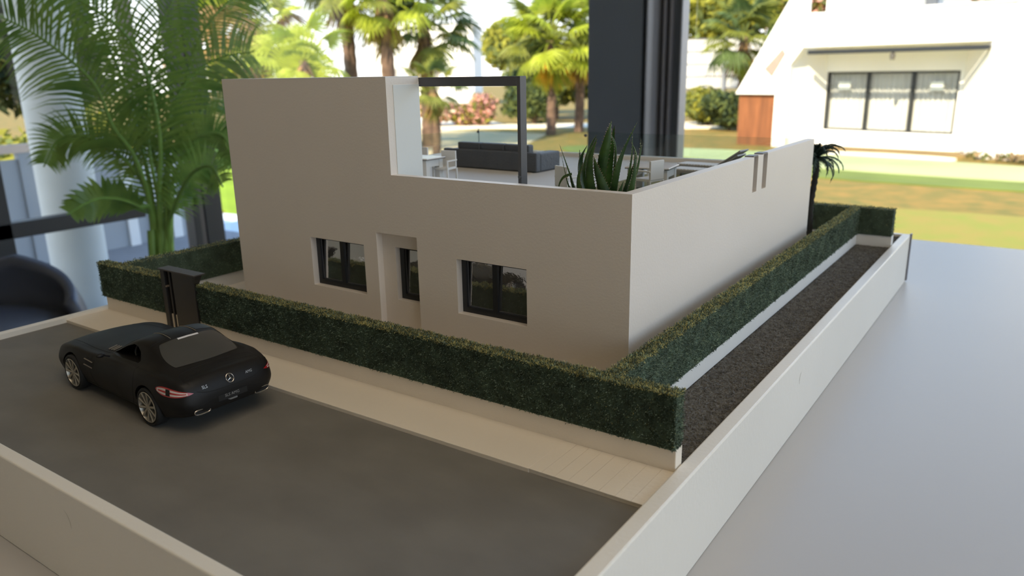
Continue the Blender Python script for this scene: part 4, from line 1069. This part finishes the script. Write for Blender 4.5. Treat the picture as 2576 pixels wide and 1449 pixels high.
def fan_mesh(name, m, seed, droop=.5, rad=.62, pet=.75, arc=210, nb=19):
    rs = random.Random(seed); g_ = MB()
    g_.tube([(0, 0, 0), (pet*.5, 0, .03), (pet, 0, 0)], [.022, .016, .012], 4, 0)
    c = Vector((pet, 0, 0))
    for i in range(nb):
        a = math.radians(-arc/2+arc*i/(nb-1)); ln = rad*(1-.22*abs(a)/2)*rs.uniform(.84, 1.08)
        d = Vector((math.cos(a), math.sin(a), 0)); s = Vector((-math.sin(a), math.cos(a), 0)); w0 = rad*math.radians(arc/nb)*.27
        vs = []
        for k_ in range(5):
            u_ = k_/4; p = c+d*ln*u_+Vector((0, 0, -droop*ln*max(0, u_-.35)**1.7*1.6+.02*math.sin(i*PI)))
            ww = w0*min(u_*1.7, 1.0)*(1 if u_ < .65 else (1-(u_-.65)/.36))+.002
            vs += [p-s*ww+Vector((0, 0, -.6*ww)), p+Vector((0, 0, .2*ww)), p+s*ww+Vector((0, 0, -.6*ww))]
        g_.add(vs, [(3*k_+j, 3*k_+j+1, 3*k_+j+4, 3*k_+j+3) for k_ in range(4) for j in (0, 1)], 0)
    return g_.mesh(name, m, 1.0)
FG = mat('fan_green', (.25, .27, .03), .6, .25, 3, translucent=.35, col2=(.12, .14, .02))
FY = mat('fan_lime', (.42, .48, .04), .6, .2, 3, translucent=.5)
FD = mat('fan_dead', (.36, .22, .09), .8, .3, 3, translucent=.35)
FO = mat('fan_orange', (.80, .50, .05), .8, .2, 3, translucent=.4)
FK = mat('fan_dark', (.10, .15, .04), .7, .3, 3, translucent=.3)
FM = {}; FL = {}
for nm, m in (('g', FG), ('y', FY), ('d', FD), ('o', FO), ('k', FK)):
    for s in (0, 1): FM[nm, s] = fan_mesh('fan_leaf', m, s, droop=(.5 if nm in 'gyk' else 1.1)+.2*s)
for nm, m in (('g', FG), ('y', FY), ('d', FD), ('o', FO)):
    for s in (0, 1): FL[nm, s] = fan_mesh('hanging_leaf', m, s, droop=.12, rad=1.0+.1*s, pet=.22, arc=72, nb=16)
def fan_palm(label, x, y, zc, scale, seed, pal='ggyk', low='dd', n=26, trunk_r=.16, nlow=8, spread=None):
    t = thing('fan_palm', label, 'palm tree', (x, y, GZ), k=1, group=None); rs = random.Random(seed)
    h_ = zc-GZ
    if h_ > .3:
        P = smoothpath([(0, 0, 0), (.03, .02, h_*.5), (0, 0, h_)], 24)
        MB().tube(P, [trunk_r*(1.15-.25*i/24)*(1.06 if i % 2 else .97) for i in range(25)], 12).build('trunk', TRK, t, k=1, smooth=True)
        if nlow:
            sk = MB()
            for i in range(46):
                a = rs.uniform(0, 2*PI); z = h_-rs.uniform(.05, .30*min(h_, 2.2)); r_ = trunk_r*.95
                p = Vector((r_*math.cos(a), r_*math.sin(a), z)); q = p+Vector((math.cos(a)*.16, math.sin(a)*.16, -.30)); s = Vector((-math.sin(a), math.cos(a), 0))*.045
                sk.add([p-s, p+s, q], [(0, 1, 2)])
            sk.build('leaf_bases', FD, t, k=1)
    for i in range(n+nlow):
        lowf = i >= n
        el = rs.uniform(-88, -70) if lowf else (78-115*((i+.5)/n)**.9+rs.uniform(-6, 6))
        az = i*137.5+rs.uniform(-15, 15)
        key = (rs.choice(low if lowf else pal), rs.randint(0, 1))
        o = bpy.data.objects.new('frond', (FL if lowf else FM)[key]); COL.objects.link(o); o.parent = t
        sc_ = scale*rs.uniform(.85, 1.1)*(.85 if lowf else 1)
        o.matrix_local = Matrix.Translation((0, 0, h_-(.12 if lowf else 0))) @ Matrix.Rotation(math.radians(az), 4, 'Z') @ Matrix.Rotation(-math.radians(el), 4, 'Y') @ Matrix.Rotation(rs.uniform(-.4, .4), 4, 'X') @ Matrix.Scale(sc_, 4)
    return t
fan_palm('shaggy palm with dead brown fronds, leftmost of the outdoor palms right of the potted palm', -13.70, 10.30, 1.15, 1.0, 1, 'ggyd', 'dddo', 22, nlow=14)
fan_palm('low palm with one huge lime fan leaf just left of the tall block', -8.80, 7.35, .42, .62, 2, 'yyyg', 'y', 12, .07, 2)
fan_palm('palm with slim orange brown trunk rising out of the frame above the tall block', -13.80, 13.05, 2.35, 1.1, 3, 'gggy', 'dd', 24, .15, 9)
fan_palm('second trunked palm right beside it, with a pale drooping fan low on its trunk', -12.45, 12.90, 1.85, 1.0, 4, 'ggyy', 'yd', 24, .15, 9)
fan_palm('bushy palm whose crown reaches right towards the white wall', -12.90, 14.75, 1.30, 1.15, 5, 'ggkk', 'gd', 28, .15, 8)
fan_palm('tall palm with bright yellow skirt between the pergola and the dark column', -12.00, 19.20, 1.05, 1.25, 6, 'ggyy', 'oyyd', 30, .13, 20)
fan_palm('tall palm half hidden behind the left edge of the dark column', -11.75, 20.40, 1.25, 1.25, 7, 'ggky', 'oody', 28, .13, 18)
fan_palm('palm with a pale hanging frond between the column and the white house', -8.10, 24.20, 1.15, 1.15, 8, 'ggkk', 'yyd', 26, .14, 14)
fan_palm('low young palm seen through the pergola beside the tall block', -10.50, 12.20, -.10, .62, 9, 'gggk', 'gd', 14, .08, 3)
fan_palm('palm behind the right side of the potted palm', -18.0, 12.6, 1.1, 1.25, 10, 'gyyd', 'dd', 22, .16, 8)
# one big lime fan leaf facing the room
bl_ = fan_mesh('big_fan_leaf', FY, 5, .15, .66, .55, 235, 34)
bo = bpy.data.objects.new('frond', bl_); COL.objects.link(bo)
bo.parent = [o for o in bpy.data.objects if o.name == 'fan_palm.001'][0]
bo.matrix_local = Matrix.Translation((-.05, -.05, 1.35)) @ Matrix.Rotation(math.radians(-52), 4, 'Z') @ Matrix.Rotation(math.radians(-96), 4, 'Y') @ Matrix.Rotation(.15, 4, 'X')
bo['label'] = 'huge lime green pleated fan leaf'

bush('broadleaf_tree', 'round yellow green tree behind the pergola post', 'tree', -18.8, 27.0, 2.3, 3.7, [L1, L2], (.6, .4), 21, 9000, .16, trunk=1.2)
bush('broadleaf_tree', 'dense green tree behind the palms left of the column', 'tree', -15.8, 25.6, 1.9, 2.2, [L2, L3, L1], (.5, .3, .2), 22, 7000, .15, trunk=.4)
bush('broadleaf_tree', 'green tree above the white screen fence', 'tree', -12.5, 34.4, 3.4, 5.6, [L1, L2], (.6, .4), 23, 10000, .2, trunk=2.0)
bush('broadleaf_tree', 'tree rising behind the roof of the white house', 'tree', -3.8, 34.0, 4.6, 6.3, [L1, L2, LP], (.5, .4, .1), 24, 11000, .22, trunk=2.0)
bush('broadleaf_tree', 'reddish flowering tree beside the slanted fin, far behind', 'tree', -10.4, 38.5, 2.6, 6.6, [L2, LP, L1], (.3, .4, .3), 25, 7000, .2, trunk=2.0)
bush('oleander_bush', 'pink flowering bush seen through the pergola, right of the white wall', 'shrub', -16.45, 21.75, .85, 1.15, [LP, L2, L1], (.55, .25, .2), 26, 3500, .08)
bush('oleander_bush', 'low pink and green bush beside the tall block, seen through the pergola', 'shrub', -17.9, 20.8, 1.1, .95, [LP, L1, SAND], (.4, .35, .25), 27, 3500, .08)
bush('oleander_bush', 'brownish low bush in the middle of the view through the pergola', 'shrub', -17.1, 21.3, .8, .75, [LP, TRK, L1], (.35, .25, .4), 28, 2500, .08)
bush('green_shrub', 'dark green shrub behind the pergola post', 'shrub', -15.0, 22.9, 1.2, 1.5, [L2, L3], (.6, .4), 29, 4000, .09)
bush('green_shrub', 'low green shrub below the white screen fence', 'shrub', -9.35, 24.8, 1.1, 1.15, [L2, L1], (.5, .5), 30, 4000, .09)
bush('green_shrub', 'deep green shrub between the fence post and the terracotta panel', 'shrub', -7.9, 22.7, .9, 1.1, [L3, L2], (.5, .5), 31, 4000, .09)
bush('dark_tree', 'dark tree seen through the left glass door', 'tree', -15.0, 4.2, 2.2, 4.6, [L3, L2], (.8, .2), 32, 8000, .14, trunk=.8)
bush('dark_tree', 'dark tree behind the left part of the potted palm', 'tree', -17.0, 7.4, 2.4, 4.2, [L3, L2], (.75, .25), 33, 8000, .14, trunk=.8)
bush('yellow_bush', 'yellow green bush low behind the left glass door', 'shrub', -10.4, 3.7, 1.3, 1.25, [L1, L2], (.7, .3), 34, 4000, .07)
bush('yellow_bush', 'yellow green bush behind the white fence panels', 'shrub', -7.6, 3.5, .8, 1.45, [L1, L2], (.6, .4), 35, 4000, .07)
bush('brown_groundcover', 'dry brown planting at the right foot of the white house', 'shrub', .1, 17.35, 1.5, .16, [BR, L2], (.8, .2), 36, 3000, .06)
bush('green_shrub', 'small shrub at the far right edge of the white house', 'shrub', .55, 17.4, .35, .55, [L1, L2], (.5, .5), 38, 1200, .05)

# ---- white screen fence with post
sf = thing('screen_fence', 'white translucent screen fence on a grey post between column and white house', 'fence', (-9.75, 27.0, GZ), math.radians(35), k=1)
SC_ = mat('screen_white', (.80, .78, .74), .8, .03, 1, translucent=.3)
for i in range(4):
    for j in range(3):
        MB().box(-1.55+j*1.06, -.51+j*1.06, -.01, .01, 1.14+i*.42, 1.14+i*.42+.395).build('screen_panel', SC_, sf, k=1)
for i in range(5): MB().box(-1.6, 1.65, -.03, .03, 1.105+i*.42, 1.135+i*.42).build('rail', ALUD, sf, k=1)
MB().tube([(.02, -.1, 0), (.02, -.1, 2.9)], .07, 10).build('post', ALU, sf, k=1, smooth=True)
for s in (-1.6, 1.65): MB().tube([(s, 0, 0), (s, 0, 2.8)], .04, 8).build('post', ALU, sf, k=1, smooth=True)
# ---- far white house seen left
fh = thing('far_white_house', 'plain white flat-roofed house behind the palms, its right edge above the pergola', 'house', (-28.5, 34.0, GZ), math.radians(30), k=1)
MB().box(-4.0, 1.95, 0, 4, 0, 4.30).build('wall', HW, fh, k=1, bevel=.03)
MB().box(-4.05, 2.0, -.05, 4.05, 4.30, 4.38).build('coping', MATS['coping_grey'], fh, k=1)
for a in (-3.2, -.9): MB().box(a, a+.9, -.02, .02, .9, 2.1).build('window', mat('far_window', (.35, .33, .30), .4), fh, k=1)

# ---- left terrace: roof with beams, white fence panels
rf = thing('terrace_roof', 'brown beamed terrace roof outside the left window', 'pergola', (-5.0, .6, 1.95), k=1)
RB = mat('roof_brown', (.16, .13, .11), .8, .2, 3)
MB().box(-1.7, 1.88, -3.6, 3.0, .10, .16).build('roof_deck', RB, rf, k=1)
for i in range(12): MB().box(-1.7, 1.88, -3.5+i*.56, -3.42+i*.56, 0, .10).build('beam', RB, rf, k=1)
for y_ in (-3.5, 2.9): MB().box(-1.68, -1.58, y_-.05, y_+.05, -2.85, 0).build('post', RB, rf, k=1)
wfn = thing('panel_fence', 'white panel fence with bright posts outside behind the potted palm', 'fence', (-5.0, 2.4, -.90), k=1)
FP1 = mat('fence_panel_shaded', (.34, .38, .42), .7, .06, 3); FP2 = mat('fence_post_white', (.80, .84, .86), .6, .03)  # blue-grey puts the shade on the white fence into its colour
ys = [-.95, -.62, -.28, .0, .16, .33, .50, .66]
for i in range(len(ys)-1):
    MB().box(-.01, .01, ys[i]+.03, ys[i+1]-.03, .0, .66).build('panel', FP1, wfn, k=1)
for i, y_ in enumerate(ys): MB().box(-.03, .03, y_-.035, y_+.035, 0, .70).build('fence_post', FP2 if i > 1 else FP1, wfn, k=1)
MB().box(-.035, .035, -1.0, .70, .70, .75).build('top_rail', mat('fence_cap', (.62, .52, .45), .7), wfn, k=1)
